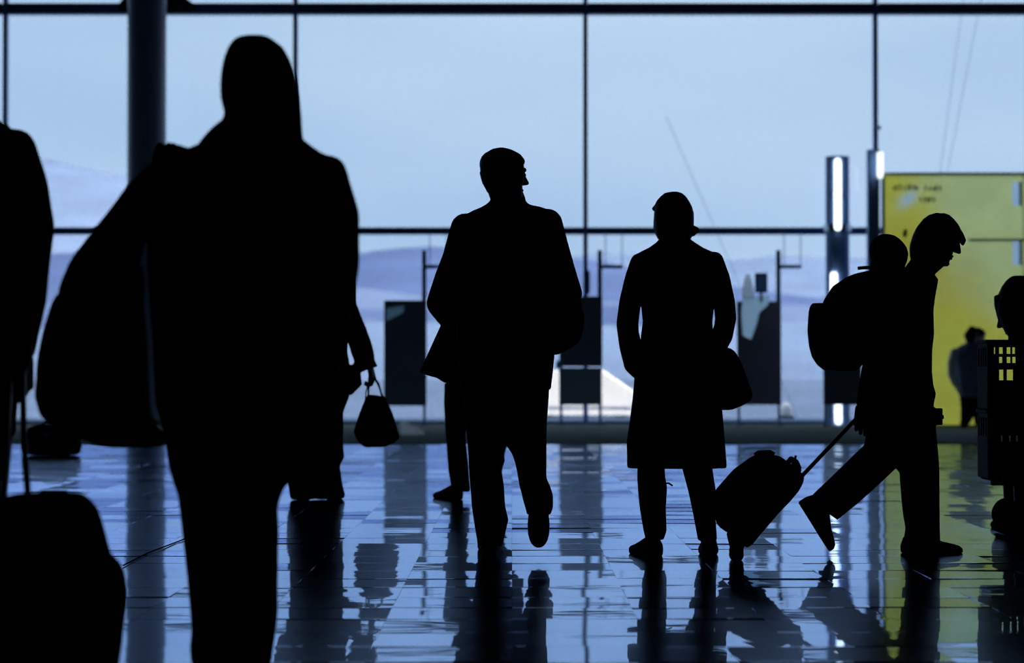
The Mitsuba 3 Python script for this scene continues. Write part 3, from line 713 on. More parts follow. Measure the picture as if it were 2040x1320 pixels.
t = thing('handbag', 'small dark pouch-shaped handbag hanging by straps from a hand', 'handbag')
bag = body_loft(Y, [(786, 733, 742, .015, -.0), (790, 730, 768, .03), (800, 725, 772, .05), (818, 718, 780, .065), (840, 710, 788, .07), (858, 704, 793, .07), (872, 708, 797, .065), (882, 716, 786, .055), (890, 726, 766, .03)], 2.5)
obj('pouch', soft(bag, .014, 4, .004, 14, 33), 'leather', t, smooth=True)
obj('strap', polytube([wp(734, 792, -.02), wp(734, 775, -.01), wp(740, 752, 0), wp(744, 748, .005), wp(754, 764, -.01), wp(762, 792, -.02)], .006, 8), 'leather', t, smooth=40)
obj('strap', polytube([wp(728, 795, .03), wp(729, 780, .02), wp(738, 752, .01), wp(742, 747, .01), wp(755, 770, .02), wp(765, 795, .03)], .004, 8), 'leather', t, smooth=40)

# ------------------------------------------------------------------ person: tall man in the middle
Y = 11.07
jacket = union([body_loft(Y, [(393, 979, 1046, .055), (400, 976, 1048, .06), (407, 968, 1056, .068), (413, 957, 1080, .08), (420, 940, 1098, .1), (430, 922, 1108, .115), (443, 912, 1113, .125), (467, 906, 1116, .13), (511, 904, 1117, .135), (560, 905, 1117, .14), (620, 908, 1112, .145), (680, 911, 1106, .15), (708, 912, 1104, .15), (744, 914, 1101, .145), (776, 917, 1097, .14)]),
                arm(Y, [(926, 454, 30, 0), (911, 511, 30, 0), (894, 563, 31, .01), (880, 604, 30, .03), (893, 626, 26, .12), (906, 650, 21, .24)]),
                arm(Y, [(1090, 446, 31, 0), (1102, 490, 31, 0), (1116, 540, 31, .02), (1128, 585, 32, .04), (1118, 622, 27, .14), (1092, 645, 21, .28)])])
jacket = soft(jacket, .014, 5, .005, 9, 41)
hips = body_loft(Y, [(740, 918, 1096, .12), (800, 922, 1093, .125), (840, 928, 1090, .12), (874, 930, 1089, .11), (886, 950, 1070, .06)])
legL = body_loft(Y, [(820, 928, 1012, .1), (860, 930, 1007, .1), (897, 932, 1001, .09), (917, 933.5, 1006, .09), (935, 934, 999, .085), (967, 937, 1004, .08), (1008, 940, 1006, .08), (1035, 943, 1012, .08), (1056, 946, 1007, .085), (1072, 949, 1003, .09), (1085, 951, 1000, .09)])
legR = body_loft(Y, [(830, 998, 1090, .1, 0), (865, 1003, 1089, .095, 0), (885, 1008, 1089, .09, -.01), (903, 1020, 1089, .085, -.03), (924, 1027, 1089, .08, -.07), (951, 1032, 1089, .075, -.13), (965, 1035, 1095, .07, -.17), (986, 1041, 1101, .078, -.215), (1010, 1046, 1101.5, .080, -.27), (1024, 1050, 1097, .072, -.295)])
trou = soft(union([hips, legL, legR]), .013, 3, .004, 10, 42)
fw, up = np.array([.9, .42, -.04]), np.array([0.02, 0, 1.0])
hd_o = wp(1002, 404)
hands = [put_hand(wp(906, 652, .26), (.2, .6, -.8), (-.9, .2, .3), -1, .9), put_hand(wp(1090, 647, .3), (-.6, .7, .2), (.5, .5, .6), 1, .9), bone((wp(1030, 384, .06), .026), (wp(1036, 397, .05), .024), (wp(1030, 410, .03), .04))]
body = skeleton(Y, hd_o, fw, up, wp(1012, 418), wp(940, 447), wp(1078, 445), wp(970, 790), wp(1050, 790), [[wp(930, 452), wp(884, 604, .03), wp(906, 650, .24)], [wp(1088, 450), wp(1126, 585, .04), wp(1092, 645, .28)]],
                [[wp(968, 810), wp(970, 930), wp(976, 1066)], [wp(1050, 810), wp(1058, 925, -.06), wp(1073, 1022, -.29)]], hands)
hair = union([place(head_loft(.010, .006).trim_by_plane([0, -.80, .60], .052), hd_o, fw, up), hull((wp(1030, 313, .02), .016), (wp(1034, 316, .03), .014), (wp(1010, 306, .02), .02)),
              hull((wp(968, 345, -.01), .028), (wp(972, 362, -.02), .024), (wp(978, 378, -.02), .02), (wp(990, 350, -.04), .05)), hull((wp(990, 330, -.04), .05), (wp(985, 360, -.04), .03))])
hair = soft(hair, .008, 2, .003, 60, 43)
sole = loft([[W(1073 + .5 * w_ * cc, py, Y + yo) + np.array([0, d * ss, 0]) for cc, ss in zip(*sup(2.5))] for py, w_, d, yo in ((1008, 34, .04, -.29), (1024, 40, .05, -.31), (1044, 44, .05, -.33), (1064, 42, .045, -.345), (1079, 33, .035, -.355), (1087, 20, .025, -.36), (1090, 8, .01, -.36))])
add_person('tall person in a jacket in the middle, looking right with one foot lifted', [('body', body, 'skin', None), ('jacket', jacket, 'cloth_black', None), ('trousers', trou, 'cloth_grey', None), ('hair', hair, 'hair', 'short dark hair'),
           ('shoe', shoe_at([wp(975, 1098)[0], Y - .10, .001], (-.03, 1, 0), scale=1.05), 'leather', None), ('shoe', soft(sole, .012, 2), 'leather', 'lifted shoe with its toe down')])
t = thing('shoulder_bag', 'dark rounded bag on the right hip of the tall person in the middle', 'bag')
bag = body_loft(Y - .175, [(588, 1112, 1152, .03), (600, 1098, 1158, .05), (617, 1086, 1161.5, .055), (635, 1080, 1165, .058), (652, 1078, 1163, .058), (667, 1078, 1160, .055), (684, 1082, 1152, .05), (697, 1090, 1130, .04), (706, 1096, 1112, .02)], 2.4)
obj('pouch', soft(bag, .012, 4, .003, 12, 44), 'cloth_black', t, smooth=True)
obj('strap', polytube([wp(1120, 592, -.175), wp(1080, 545, -.160), wp(1020, 480, -.155), (wp(975, 430, -.125)), wp(958, 424, -.06)], .009, 8), 'leather', t, smooth=40)
t = thing('folder', 'dark paper folder hanging at the left of the tall person in the middle', 'folder')
def sheet(pts, yo, th):
    return mf(tri_prism([W(px, py, Y + yo)[[0, 2]] for px, py in pts], Y + yo - th, Y + yo))
obj('cover', sheet([(880, 642), (846, 737), (884, 761), (915, 768), (928, 655)], .30, .006), 'paper', t)
obj('sheet', sheet([(878, 648), (836, 740), (850, 747), (884, 756), (922, 762), (926, 660)], .312, .004), 'notice_print', t, label='pale inner sheet')
obj('cover', sheet([(882, 643), (848, 737), (884, 761), (915, 768), (928, 655)], .322, .006), 'paper', t)

# ------------------------------------------------------------------ person: hidden behind the tall man
Y = 15.8
coat = soft(union([body_loft(Y, [(530, 955, 1005, .06), (545, 925, 1030, .1), (565, 912, 1045, .12), (620, 912, 1045, .13), (700, 912, 1045, .14), (790, 914, 1042, .14), (815, 916, 1040, .13)]),
                   arm(Y, [(918, 570, 18, 0), (912, 630, 17, 0), (914, 690, 15, .05), (918, 725, 12, .1)]), arm(Y, [(1040, 570, 18, 0), (1046, 630, 17, 0), (1044, 690, 15, .05), (1040, 725, 12, .1)])]), .02, 5, .005, 9, 51)
trou = soft(union([body_loft(Y, [(780, 893, 990, .11), (800, 884.5, 960, .11), (853, 887, 927, .08), (935, 893, 934, .075), (965, 898, 936, .075), (978, 898, 937, .08)]), body_loft(Y, [(780, 960, 1040, .11), (830, 962, 1030, .1), (900, 962, 1006, .08), (940, 960, 1000, .075), (976, 958, 998, .08)]), body_loft(Y, [(762, 886, 950, .1), (800, 884.5, 960, .11), (830, 886, 940, .08)])]), .016, 3, .004, 9, 52)
hd_o = wp(982, 543)
hands = [put_hand(wp(918, 728, .11), (0, .4, -.9), (-1, 0, 0), -1, .6), put_hand(wp(1040, 728, .11), (0, .4, -.9), (1, 0, 0), 1, .6)]
body = skeleton(Y, hd_o, (0, 1, 0), (0, 0, 1), wp(980, 545), wp(930, 568), wp(1030, 568), wp(945, 780), wp(1005, 780), [[wp(922, 572), wp(912, 640), wp(918, 724, .1)], [wp(1038, 572), wp(1046, 640), wp(1040, 724, .1)]],
                [[wp(935, 790), wp(908, 880), wp(916, 965)], [wp(1005, 790), wp(985, 880), wp(978, 965)]], hands)
hair = place(head_loft(.010, .006).trim_by_plane([0, -.59, .807], .098), hd_o, (0, 1, 0))
add_person('person walking hidden behind the tall one, only a left leg and foot showing', [('body', body, 'skin', None), ('coat', coat, 'cloth_navy', None), ('trousers', trou, 'cloth_black', None), ('hair', tm(hair), 'hair', None),
           ('shoe', shoe_at([wp(915, 990)[0], Y - .06, .001], (-.55, .8, 0)), 'leather', None), ('shoe', shoe_at([wp(978, 990)[0], Y - .06, .001], (.05, 1, 0)), 'leather', None)])

# ------------------------------------------------------------------ person: in the long coat
Y = 10.85
coat = union([body_loft(Y, [(474, 1316, 1372, .05), (484, 1306, 1386, .06), (494, 1292, 1402, .075), (503, 1274, 1424, .09), (510, 1264, 1433, .1), (522, 1262, 1434, .108), (550, 1268, 1430, .112), (600, 1276, 1424, .112), (640, 1280, 1419, .112), (690, 1274, 1422, .118), (751, 1264, 1430, .128), (789, 1261, 1437, .135), (837, 1255, 1441, .145), (878, 1249, 1444, .155), (924, 1249.5, 1447, .16), (931, 1251, 1446, .158)]),
              arm(Y, [(1275, 524, 20, 0), (1266, 556, 22, 0), (1256, 600, 22, 0), (1250, 645, 22, .0), (1254, 690, 20, .02), (1261, 726, 18, .03), (1272, 742, 14, .04)]),
              arm(Y, [(1422, 520, 20, 0), (1434, 560, 22, 0), (1443, 600, 22, 0), (1446, 635, 21.5, 0), (1440, 668, 20, .03), (1426, 700, 17, .05)])])
coat = soft(coat, .012, 3, .003, 10, 61)
hair = union([body_loft(Y - .01, [(382, 1334, 1350, .02), (385, 1324, 1358, .045), (391, 1316, 1366, .065), (399, 1309, 1372, .08), (410, 1304, 1378, .088), (425, 1303, 1382, .092), (440, 1302, 1382, .092), (455, 1302, 1382, .09), (466, 1306, 1380, .082), (476, 1311, 1376, .07)], 2.1),
              hull((wp(1304, 416), .010), (wp(1301, 415), .004), (wp(1310, 410), .012)), hull((wp(1378, 456, -.02), .018), (wp(1386, 458, -.02), .014), (wp(1380, 465, -.02), .012))])
hair = soft(hair, .008, 2, .002, 40, 62)
trou = soft(union([body_loft(Y, [(700, 1280, 1350, .09), (850, 1272, 1335, .09), (932, 1270, 1324, .075), (950, 1269.5, 1325, .07), (970, 1271, 1328.5, .07), (1012, 1275, 1326, .065), (1056, 1282, 1328, .065), (1074, 1286, 1322, .065)]),
                   body_loft(Y, [(700, 1340, 1420, .09), (850, 1352, 1418, .09), (932, 1359, 1418.5, .075), (975, 1370, 1425, .07), (1034, 1383, 1425, .062), (1064, 1389, 1427, .062), (1075, 1391, 1427, .062)])]), .012, 3, .003, 10, 63)
hd_o = wp(1342, 484, .035)
hands = [put_hand(wp(1286, 742, .02), (.2, .0, -.95), (-.95, .0, -.2), -1, .5), put_hand(wp(1406, 712, .02), (-.15, .0, -.95), (.95, .0, -.15), 1, .5)]
body = skeleton(Y, hd_o, (0, 1, .02), (0, 0, 1), wp(1342, 490), wp(1283, 526), wp(1412, 524), wp(1315, 730), wp(1380, 730), [[wp(1277, 526), wp(1251, 642), wp(1280, 738, .03)], [wp(1421, 524), wp(1445, 634), wp(1414, 706, .03)]],
                [[wp(1312, 750), wp(1300, 900), wp(1304, 1068)], [wp(1384, 750), wp(1392, 920), wp(1408, 1072)]], hands, .88)
cord = polytube([wp(1326, 962, -.03), wp(1332, 962, -.05), wp(1340, 967, -.05)], .004, 6)
add_person('person in a knee-length coat with hands in the pockets, right of the middle', [('body', body, 'skin', None), ('coat', coat, 'cloth_black', None), ('hair', hair, 'hair', 'dark hair with a tuft at the right'), ('trousers', trou, 'cloth_navy', None), ('cord', cord, 'leather', 'loose cord at the knee'),
           ('shoe', shoe_at([wp(1306, 1100)[0], Y - .09, .001], (-.33, .94, 0), scale=.95), 'leather', None), ('shoe', shoe_at([wp(1409, 1100)[0], Y - .12, .001], (.05, 1, 0), scale=.95), 'leather', None)])
t = thing('shoulder_bag', 'dark flap bag on the right hip of the person in the long coat', 'bag')
bag = body_loft(Y - .185, [(692, 1426, 1452, .02), (699, 1408, 1463, .04), (712, 1400, 1472, .05), (732, 1396, 1481, .055), (760, 1394, 1491, .055), (784, 1393, 1500, .055), (797, 1396, 1497, .05), (808, 1404, 1478, .04), (816, 1426, 1458, .02)], 2.7)
obj('pouch', soft(bag, .012, 3, .002, 12, 64), 'leather', t, smooth=True)
obj('flap', soft(body_loft(Y - .24, [(705, 1412, 1464, .01), (716, 1406, 1472, .02), (752, 1402, 1482, .02), (762, 1410, 1476, .01)], 3), .012, 2), 'leather', t, smooth=True)
obj('strap', polytube([wp(1430, 697, -.185), wp(1412, 680, -.16), wp(1370, 610, -.15), wp(1325, 545, -.14), wp(1302, 510, -.11), wp(1300, 500, -.03)], .010, 8), 'leather', t, smooth=40)

# ------------------------------------------------------------------ person: walker with backpack, in profile
Y = 10.92
jacket = union([body_loft(Y, [(538, 1796, 1852, .07), (548, 1782, 1862, .1), (557, 1770, 1868, .15), (570, 1760, 1865, .19), (595, 1754, 1860, .205), (620, 1750, 1857, .205), (667, 1744, 1858.5, .2), (700, 1736, 1855, .195), (740, 1722, 1854, .195), (765, 1716, 1856, .195), (784, 1714, 1861, .195), (803, 1716, 1857, .19), (828, 1724, 1855, .18), (840, 1730, 1852, .17)]),
                arm(Y, [(1800, 592, 27, -.18), (1775, 650, 25, -.25), (1746, 705, 24, -.30), (1732, 760, 21, -.33), (1722, 800, 16, -.34)]),
                arm(Y, [(1805, 592, 27, .18), (1800, 650, 25, .23), (1800, 710, 24, .25), (1816, 760, 21, .25), (1830, 800, 16, .24)]),
                hull((wp(1846, 552), .03), (wp(1866, 558, .03), .006), (wp(1866, 558, -.03), .006), (wp(1848, 572), .04))])
jacket = soft(jacket, .013, 4, .005, 9, 71)
legF = body_loft(Y, [(840, 1738, 1862, .13, .02), (878, 1748, 1866, .11, .05), (913, 1768, 1869, .095, .07), (941, 1793, 1870, .085, .08), (1000, 1797, 1870.5, .075, .08), (1028, 1800, 1871, .075, .08), (1051, 1804, 1871, .075, .08), (1078, 1800, 1872, .075, .08)])
legB = limb_loft(Y, [(1728, 850, 1850, 880, .13, -.02), (1722, 886, 1800, 916, .1, -.06), (1700, 907, 1762, 953, .088, -.08), (1676, 930, 1738, 976, .08, -.08), (1650, 955, 1710, 1001, .075, -.08), (1628, 976, 1688, 1019, .075, -.08), (1614, 991, 1668, 1035, .078, -.08)])
trou = soft(union([legF, legB, body_loft(Y, [(800, 1724, 1856, .16), (850, 1736, 1862, .155), (885, 1752, 1864, .13)])]), .012, 2, .003, 10, 72)
fw, up = np.array([.90, .06, -.43]), np.array([.43, 0, .90])
r_, f_, u_ = frame3(fw, up)
hd_o = wp(1887, 531) - .079 * f_ - .004 * u_
hands = [put_hand(wp(1722, 808, -.34), (-.05, 0, -1), (-.1, -1, 0), 1, 1.25), put_hand(wp(1829, 806, .24), (.45, -.1, -.88), (.2, 1, 0), -1, 1.3), bone((wp(1872, 524), .022), (wp(1852, 537), .03), (wp(1838, 548), .05))]
body = skeleton(Y, hd_o, fw, up, wp(1812, 556), wp(1800, 590, -.16), wp(1805, 590, .16), wp(1790, 815, -.08), wp(1790, 815, .08), [[wp(1800, 592, -.17), wp(1748, 700, -.30), wp(1722, 804, -.34)], [wp(1806, 592, .17), wp(1802, 706, .25), wp(1830, 802, .24)]],
                [[wp(1795, 820, .08), wp(1832, 950, .08), wp(1832, 1064, .08)], [wp(1785, 830, -.07), wp(1714, 950, -.08), wp(1632, 1010, -.08)]], hands, .88)
hair = union([body_loft(Y, [(424.5, 1864, 1880, .02), (428, 1851, 1890, .05), (435, 1841, 1898, .066), (445, 1832, 1905, .075), (457, 1824.5, 1910, .078), (470, 1818, 1896, .078), (485, 1813.5, 1872, .075), (498, 1812, 1852, .07), (510, 1813, 1843, .065), (522, 1816, 1838, .055)], 2.1),
              bone((wp(1888, 447), .035), (wp(1907, 463), .022), (wp(1917, 478), .015), (wp(1918, 486), .007)), bone((wp(1893, 448, .035), .02), (wp(1908, 464, .03), .014), (wp(1914, 474, .025), .008)), bone((wp(1893, 448, -.035), .02), (wp(1906, 464, -.03), .012), (wp(1912, 474, -.025), .007))])
hair = soft(hair, .008, 2, .003, 60, 73)
shB = shoe_at(wp(1593, 1004, -.08) + np.array([0, 0, 0]), (54, 0, -86), (86, 0, 54), scale=.90, tall=1.3)
shF = shoe_at([wp(1800, 1100, .08)[0], Y + .08, .001], (1, -.05, 0), scale=.96)
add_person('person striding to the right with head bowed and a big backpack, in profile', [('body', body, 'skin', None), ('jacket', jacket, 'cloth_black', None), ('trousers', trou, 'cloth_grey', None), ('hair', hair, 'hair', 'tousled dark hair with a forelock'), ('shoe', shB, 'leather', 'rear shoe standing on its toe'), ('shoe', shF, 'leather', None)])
t = thing('backpack', 'big bulging dark backpack on the back of the striding person', 'backpack')
pack = body_loft(Y, [(541, 1722, 1752, .08), (546, 1702, 1756, .11), (553, 1684, 1757, .135), (569, 1660, 1764, .15), (596, 1643, 1762, .16), (620, 1634, 1758, .165), (660, 1630, 1752, .165), (700, 1634, 1742, .16), (725, 1642, 1718, .15), (738, 1662, 1704, .12)], 2.6)
obj('main_sack', soft(pack, .014, 3, .004, 9, 74), 'cloth_navy', t, smooth=True)
pk = body_loft(Y, [(604, 1619, 1640, .06), (610, 1615, 1644, .09), (620, 1612.5, 1648, .105), (659, 1610, 1650, .11), (690, 1613.5, 1650, .11), (710, 1619, 1652, .105), (726, 1629, 1656, .09), (737, 1642, 1670, .06)], 2.6)
obj('outer_pocket', soft(pk, .012, 2), 'cloth_navy', t, smooth=True)
hood = body_loft(Y, [(466.5, 1756, 1770, .03), (470, 1748, 1782, .07), (476, 1741, 1790, .1), (484, 1736, 1798, .12), (494, 1733, 1805, .13), (506, 1734, 1808, .13), (518, 1738, 1806, .13), (530, 1735, 1802, .12), (542, 1732, 1800, .1), (552, 1736, 1790, .07)], 2.2)
obj('top_roll', soft(hood, .012, 2), 'cloth_grey', t, smooth=True, label='rounded roll on top')
obj('strap_end', polytube([wp(1740, 532, -.1), wp(1722, 533, -.1), wp(1709, 534, -.1)], .007, 8), 'leather', t, smooth=40)
for s in (-1, 1):
    obj('shoulder_strap', polytube([wp(1752, 560, .11 * s), wp(1785, 552, .15 * s), wp(1815, 556, .16 * s), wp(1846, 590, .15 * s), wp(1850, 640, .15 * s)], .016, 8), 'leather', t, smooth=40)
t = thing('wallet', 'small dark travel wallet held before the waist of the striding person', 'wallet')
obj('cover', rbox(wp(1853, 0, .22)[0], wp(1874, 0, .22)[0], Y + .20, Y + .225, wp(0, 846, .22)[2], wp(0, 813, .22)[2], .004), 'leather', t)
obj('clasp', rbox(wp(1869, 0, .22)[0], wp(1876, 0, .22)[0], Y + .195, Y + .23, wp(0, 834, .22)[2], wp(0, 826, .22)[2], .003), 'dark_metal', t)

# rolling suitcase, tilted
Y = 10.92 - .34
t = thing('suitcase', 'small dark cabin suitcase tilted on its wheels behind the striding person', 'suitcase')
case = limb_loft(Y, [(1446, 1056, 1487, 1090, .10), (1436, 1052, 1497, 1082, .15), (1428, 1042, 1502, 1076, .165), (1424, 1012, 1524, 1050, .17), (1426, 977, 1547, 1023, .17), (1463, 935, 1572, 997, .17), (1490, 914.5, 1588, 978, .168), (1508, 905, 1597, 962, .16), (1530, 903, 1600, 951, .14), (1552, 908, 1597, 943, .10)], 3.0)
obj('shell', soft(case, .014, 2, .002, 12, 81), 'cloth_black', t, smooth=True)
obj('top_grip', union([polytube([W(1570, 921, Y), W(1576, 914, Y), W(1586, 920, Y), W(1592, 934, Y)], .012, 8), hull((W(1582, 926, Y), .014), (W(1590, 936, Y), .014)), polytube([W(1582, 922, Y), W(1585.5, 907, Y)], .005, 6)]), 'leather', t, smooth=40)
obj('side_grip', union([polytube([W(1504, 906, Y), W(1510, 901, Y), W(1534, 900, Y), W(1542, 905, Y)], .009, 8)]), 'leather', t, smooth=40)
obj('handle', union([tube(W(1586, 960, Y - .05), W(1716, 823, Y - .03), .0085, 10), tube(W(1586, 960, Y + .05), W(1716, 823, Y + .03), .0085, 10), tube(W(1717, 822, Y - .05), W(1717, 822, Y + .05), .013, 12)]), 'dark_metal', t, smooth=40, label='pulled-out telescopic handle')
for yo in (-.12, .12):
    c_ = W(1467, 1090, Y + yo); c_[2] = .031
    obj('wheel', tube(c_ - [0, .014, 0], c_ + [0, .014, 0], .030, 20), 'rubber', t, smooth=40)
    obj('wheel_mount', hull((c_ + [0, 0, .01], .022), (W(1462, 1064, Y + yo), .03), (W(1480, 1070, Y + yo), .02)), 'black_plastic', t, smooth=40)

# ------------------------------------------------------------------ person at the right edge with lattice crates on a trolley
Y = 12.4
t = thing('trolley', 'dark hand trolley under the stacked lattice crates at the right edge', 'trolley')
zb = W(0, 952, Y)[2]
cx0, cx1 = W(1957, 800, Y)[0], W(2046, 800, Y)[0]
obj('platform', rbox(cx0 + .01, cx1 + .05, Y - .16, Y + .16, zb - .03, zb - .002, .01), 'dark_metal', t)
obj('frame', union([polytube([[cx1 + .04, Y + s * .13, zb - .02], [cx1 + .06, Y + s * .13, .9], [cx1 + .12, Y + s * .13, 1.0]], .014, 10) for s in (-1, 1)] + [tube([cx1 + .12, Y - .13, 1.0], [cx1 + .12, Y + .13, 1.0], .016, 10)]), 'dark_metal', t, smooth=40)
for s in (-1, 1):
    lx = W(2020, 1000, Y)[0]
    obj('leg', hull(([lx, Y + s * .13, zb - .02], .03), ([lx, Y + s * .13, .09], .022)), 'dark_metal', t, smooth=40)
    wl = obj('wheel', tube([lx, Y + s * .13 - .02, .085], [lx, Y + s * .13 + .02, .085], .083, 28), 'rubber', t, smooth=40)
    obj('hub', tube([lx, Y + s * .13 - .024, .085], [lx, Y + s * .13 + .024, .085], .035, 18), 'dark_metal', wl, smooth=40)


def crate(z0, z1, slots, label):
    t = thing('crate', label, 'crate', None)
    x0, x1, y0, y1 = cx0, cx1, Y - .14, Y + .14
    m = rbox(x0, x1, y0, y1, z0, z1, .008) - bx(x0 + .012, x1 - .012, y0 + .012, y1 - .012, z0 + .014, z1 + .05)
    cut = []
    for (pxa, pxb, pya, pyb) in slots:
        cut.append(bx(W(pxa, 0, Y)[0], W(pxb, 0, Y)[0], y0 - .05, y1 + .05, W(0, pyb, Y)[2], W(0, pya, Y)[2]))
    cut.append(bx(x0 + .02, x1 - .02, y1 - .03, y1 + .03, z0 + .05, z1 - .03))
    cut.append(bx(x1 - .03, x1 + .05, y0 + .03, y1 - .03, z1 - .22, z1 - .03))
    for k in range(4):
        yy = y0 + .03 + k * .06
        cut.append(bx(x0 - .05, x1 + .05, yy, yy + .035, z1 - .13, z1 - .04))
    obj('basket', m - union(cut), 'black_plastic', t)
    obj('rim', rbox(x0 - .008, x1 + .008, y0 - .008, y1 + .008, z1 - .018, z1, .006) - bx(x0 + .014, x1 - .014, y0 + .014, y1 - .014, z1 - .1, z1 + .05), 'black_plastic', t)


zm = W(0, 815, Y)[2]; ztp = W(0, 677, Y)[2]
xs = (1967, 1977, 1992, 2003, 2016, 2027)
sl = [(a, a + w_, 692, 705) for a, w_ in zip(xs, (3, 8, 8, 6, 7, 7))] + [(a, a + w_, 711, 723) for a, w_ in zip(xs[1:], (7, 8, 7, 7, 7))] + [(a, a + w_, 736, 757) for a, w_ in zip(xs[1:3], (9, 13))]
crate(zm + .002, ztp, sl, 'black lattice crate, upper of the two stacked at the right edge')
crate(zb, zm, [(a, a + 4, 866, 878) for a in (1980, 1996, 2010, 2024)] + [(a, a + 5, 941, 948) for a in (1967, 1981, 1993)], 'black lattice crate, lower of the two stacked at the right edge')

Y = 12.75
coat = soft(union([limb_loft(Y, [(2022, 676, 2076, 650, .08), (2034, 704, 2106, 660, .14), (2046, 750, 2140, 704, .19), (2052, 800, 2160, 764, .2), (2058, 850, 2170, 830, .19), (2060, 880, 2172, 880, .17)]),
                   arm(Y, [(2062, 712, 24, -.19), (2076, 770, 22, -.24), (2084, 820, 20, -.22), (2078, 770, 15, -.20)]), arm(Y, [(2062, 712, 24, .19), (2076, 770, 22, .24), (2084, 820, 20, .22), (2078, 770, 15, .20)])]), .016, 5, .004, 9, 91)
trou = soft(union([body_loft(Y, [(850, 2040, 2160, .14, -.03), (900, 2030, 2140, .1, -.08), (960, 2012, 2090, .08, -.1), (1020, 1998, 2056, .07, -.1), (1048, 1996, 2046, .072, -.1)]), body_loft(Y, [(850, 2045, 2162, .14, .03), (900, 2060, 2162, .1, .08), (960, 2080, 2160, .08, .1), (1030, 2095, 2156, .07, .1), (1046, 2096, 2150, .072, .1)])]), .014, 3, .003, 9, 92)
fw, up = np.array([-.80, .35, -.35]), np.array([-.32, 0, .95])
hd_o = wp(2045, 668)
hands = [put_hand(wp(2077, 768, -.20), (-.3, .2, .8), (.5, -.6, .5), 1, 1.0), put_hand(wp(2077, 768, .20), (-.3, -.2, .8), (.5, .6, .5), -1, 1.0)]
body = skeleton(Y, hd_o, fw, up, wp(2050, 686), wp(2068, 712, -.15), wp(2068, 712, .15), wp(2105, 860, -.08), wp(2105, 860, .08), [[wp(2064, 716, -.18), wp(2082, 815, -.22), wp(2078, 772, -.20)], [wp(2064, 716, .18), wp(2082, 815, .22), wp(2078, 772, .20)]],
                [[wp(2100, 870, -.07), wp(2052, 960, -.1), wp(2020, 1036, -.1)], [wp(2108, 870, .07), wp(2118, 960, .1), wp(2124, 1034, .1)]], hands)
hair = union([body_loft(Y, [(549, 2020, 2048, .03), (553, 2012, 2062, .06), (560, 2004, 2074, .08), (572, 1996, 2084, .098), (586, 1989, 2090, .105), (604, 1984, 2092, .108), (622, 1985, 2090, .102), (640, 1991, 2084, .09), (656, 1999, 2074, .075), (668, 2007, 2062, .05)], 2.1), hull((wp(1990, 592), .016), (wp(1984.5, 592), .008), (wp(1987, 606), .016), (wp(1994, 628), .022), (wp(2002, 645), .022))])
hair = soft(hair, .010, 2, .003, 40, 93)
add_person('person with thick dark hair bending over the crates at the right edge', [('body', body, 'skin', None), ('coat', coat, 'cloth_black', None), ('trousers', trou, 'cloth_navy', None), ('hair', hair, 'hair', None),
           ('shoe', shoe_at([wp(2024, 1050, -.1)[0], Y - .16, .001], (-.25, .97, 0)), 'leather', None), ('shoe', shoe_at([wp(2132, 1050, .1)[0], Y + .1, .001], (-1, 0, 0)), 'leather', None)])

# ------------------------------------------------------------------ far person before the yellow panel
Y = 37.6
coat = soft(union([body_loft(Y, [(682, 1925, 1950, .07), (690, 1910, 1960, .12), (698, 1901, 1966, .16), (712, 1898, 1968, .19), (735, 1900, 1969, .19), (755, 1904, 1969, .18), (775, 1908, 1968, .17), (790, 1911, 1966, .16)])]), .04, 4, .008, 6, 95)
slv = soft(arm(Y, [(1902, 702, 9, -.12), (1896, 722, 8.5, -.18), (1896, 745, 8, -.18), (1903, 764, 6.5, -.12)]), .03, 3)
slv2 = soft(arm(Y, [(1962, 702, 8, .14), (1966, 735, 8, .15), (1972, 765, 6, .05)]), .03, 3)
trou = soft(union([body_loft(Y, [(782, 1911, 1966, .15), (812, 1914, 1962, .11), (832, 1914, 1938, .08), (846, 1912, 1930, .075)]), body_loft(Y, [(785, 1930, 1966, .14), (815, 1938, 1964, .09), (846, 1942, 1960, .075)])]), .035, 3, .005, 6, 96)
fw, up = np.array([.85, -.3, -.35]), np.array([.3, 0, .95])
hd_o = wp(1943, 684)
hands = [put_hand(wp(1903, 766, -.12), (.3, -.1, -.9), (-1, 0, 0), 1, .7), put_hand(wp(1972, 767, .05), (.5, 0, -.8), (1, 0, 0), -1, .7)]
body = skeleton(Y, hd_o, fw, up, wp(1938, 688), wp(1915, 702), wp(1955, 702), wp(1928, 780), wp(1950, 780), [[wp(1903, 702, -.12), wp(1896, 735, -.18), wp(1903, 764, -.12)], [wp(1962, 702, .14), wp(1966, 735, .15), wp(1972, 765, .05)]],
                [[wp(1926, 782), wp(1924, 815), wp(1921, 842)], [wp(1952, 782), wp(1951, 815), wp(1951, 842)]], hands)
hair = soft(union([place(head_loft(.014, .01).trim_by_plane([0, -.66, .75], .075), hd_o, fw, up), hull((wp(1937, 658), .07), (wp(1931, 668), .08), (wp(1933, 680), .06))]), .02, 2)
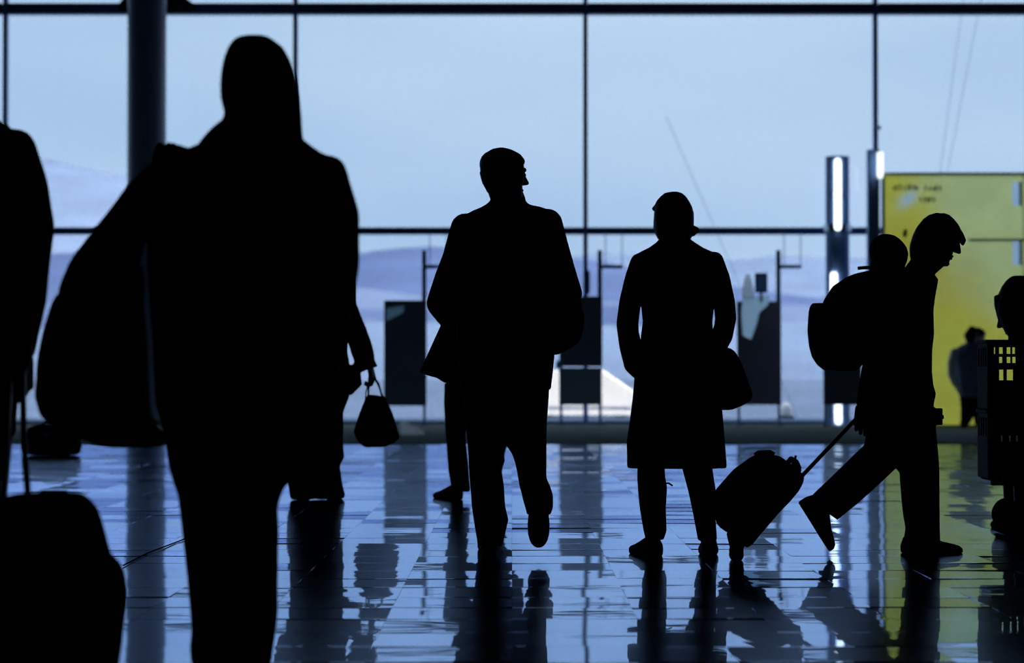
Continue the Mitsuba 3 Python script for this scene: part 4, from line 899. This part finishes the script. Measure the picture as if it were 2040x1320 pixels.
add_person('far person in a slate blue jacket standing with bowed head before the yellow panel', [('body', body, 'skin_lit', None), ('jacket', coat, 'cloth_blue', None), ('sleeve', slv, 'cloth_pale', 'pale blue sleeve'), ('sleeve', slv2, 'cloth_blue', None), ('trousers', trou, 'cloth_navy', None), ('hair', hair, 'hair', None),
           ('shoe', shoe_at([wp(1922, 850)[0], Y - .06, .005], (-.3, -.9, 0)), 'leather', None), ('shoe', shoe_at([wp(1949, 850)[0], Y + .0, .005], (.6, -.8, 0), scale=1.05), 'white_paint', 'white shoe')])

# ------------------------------------------------------------------ small things on the floor far off
Y = 24.5
t = thing('luggage_bag', 'dark duffel bag on the far floor, below the big sack-like shoulder bag', 'bag')
bag = body_loft(Y, [(846, 70, 140, .08), (852, 56, 152, .14), (868, 48, 160, .18), (890, 46, 162, .19), (903, 50, 158, .17), (906, 60, 150, .14)], 2.8)
obj('body', soft(bag, .02, 3, .004, 8, 97), 'cloth_black', t, smooth=True)
obj('carry_strap', polytube([W(80, 850, Y - .1), W(92, 838, Y - .1), W(122, 838, Y - .1), W(132, 850, Y - .1)], .014, 8), 'leather', t, smooth=40)
obj('tag', rbox(W(97, 0, Y)[0], W(108, 0, Y)[0], Y - .215, Y - .20, W(0, 870, Y)[2], W(0, 858, Y)[2], .003), 'notice_print', t, label='small pale patch standing in for a reflection')  # pale plate stands in for a small reflection on the bag
Y = 33.0
t = thing('paper_bag', 'low white lump lying on the carpet strip at the foot of the left kiosk', 'bag')  # translucent white lump with a small fold
bag = body_loft(Y, [(841, 796, 812, .02), (848, 797, 830, .06), (856, 797, 844, .08), (864, 798, 846, .085), (867, 800, 844, .07)], 2.6)
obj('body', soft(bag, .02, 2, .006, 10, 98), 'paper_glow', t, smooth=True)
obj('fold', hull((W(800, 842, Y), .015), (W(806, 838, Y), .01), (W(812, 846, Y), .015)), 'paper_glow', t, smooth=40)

for name, group in (('person', 'travellers in the hall'), ('gate_kiosk', 'dark kiosks along the glass wall'), ('light_tube', 'white light tubes at the right'), ('suitcase', 'wheeled suitcases'), ('stay_cable', 'thin stay cables outside'),
                    ('crate', 'stacked lattice crates'), ('column', 'columns before the glass wall'), ('hill', 'hills beyond the apron'), ('shoulder_bag', 'bags worn at the hip')):
    for key in labels:
        if key == name or (key.startswith(name + '_') and key[len(name) + 1:].isdigit()): labels[key]['group'] = group
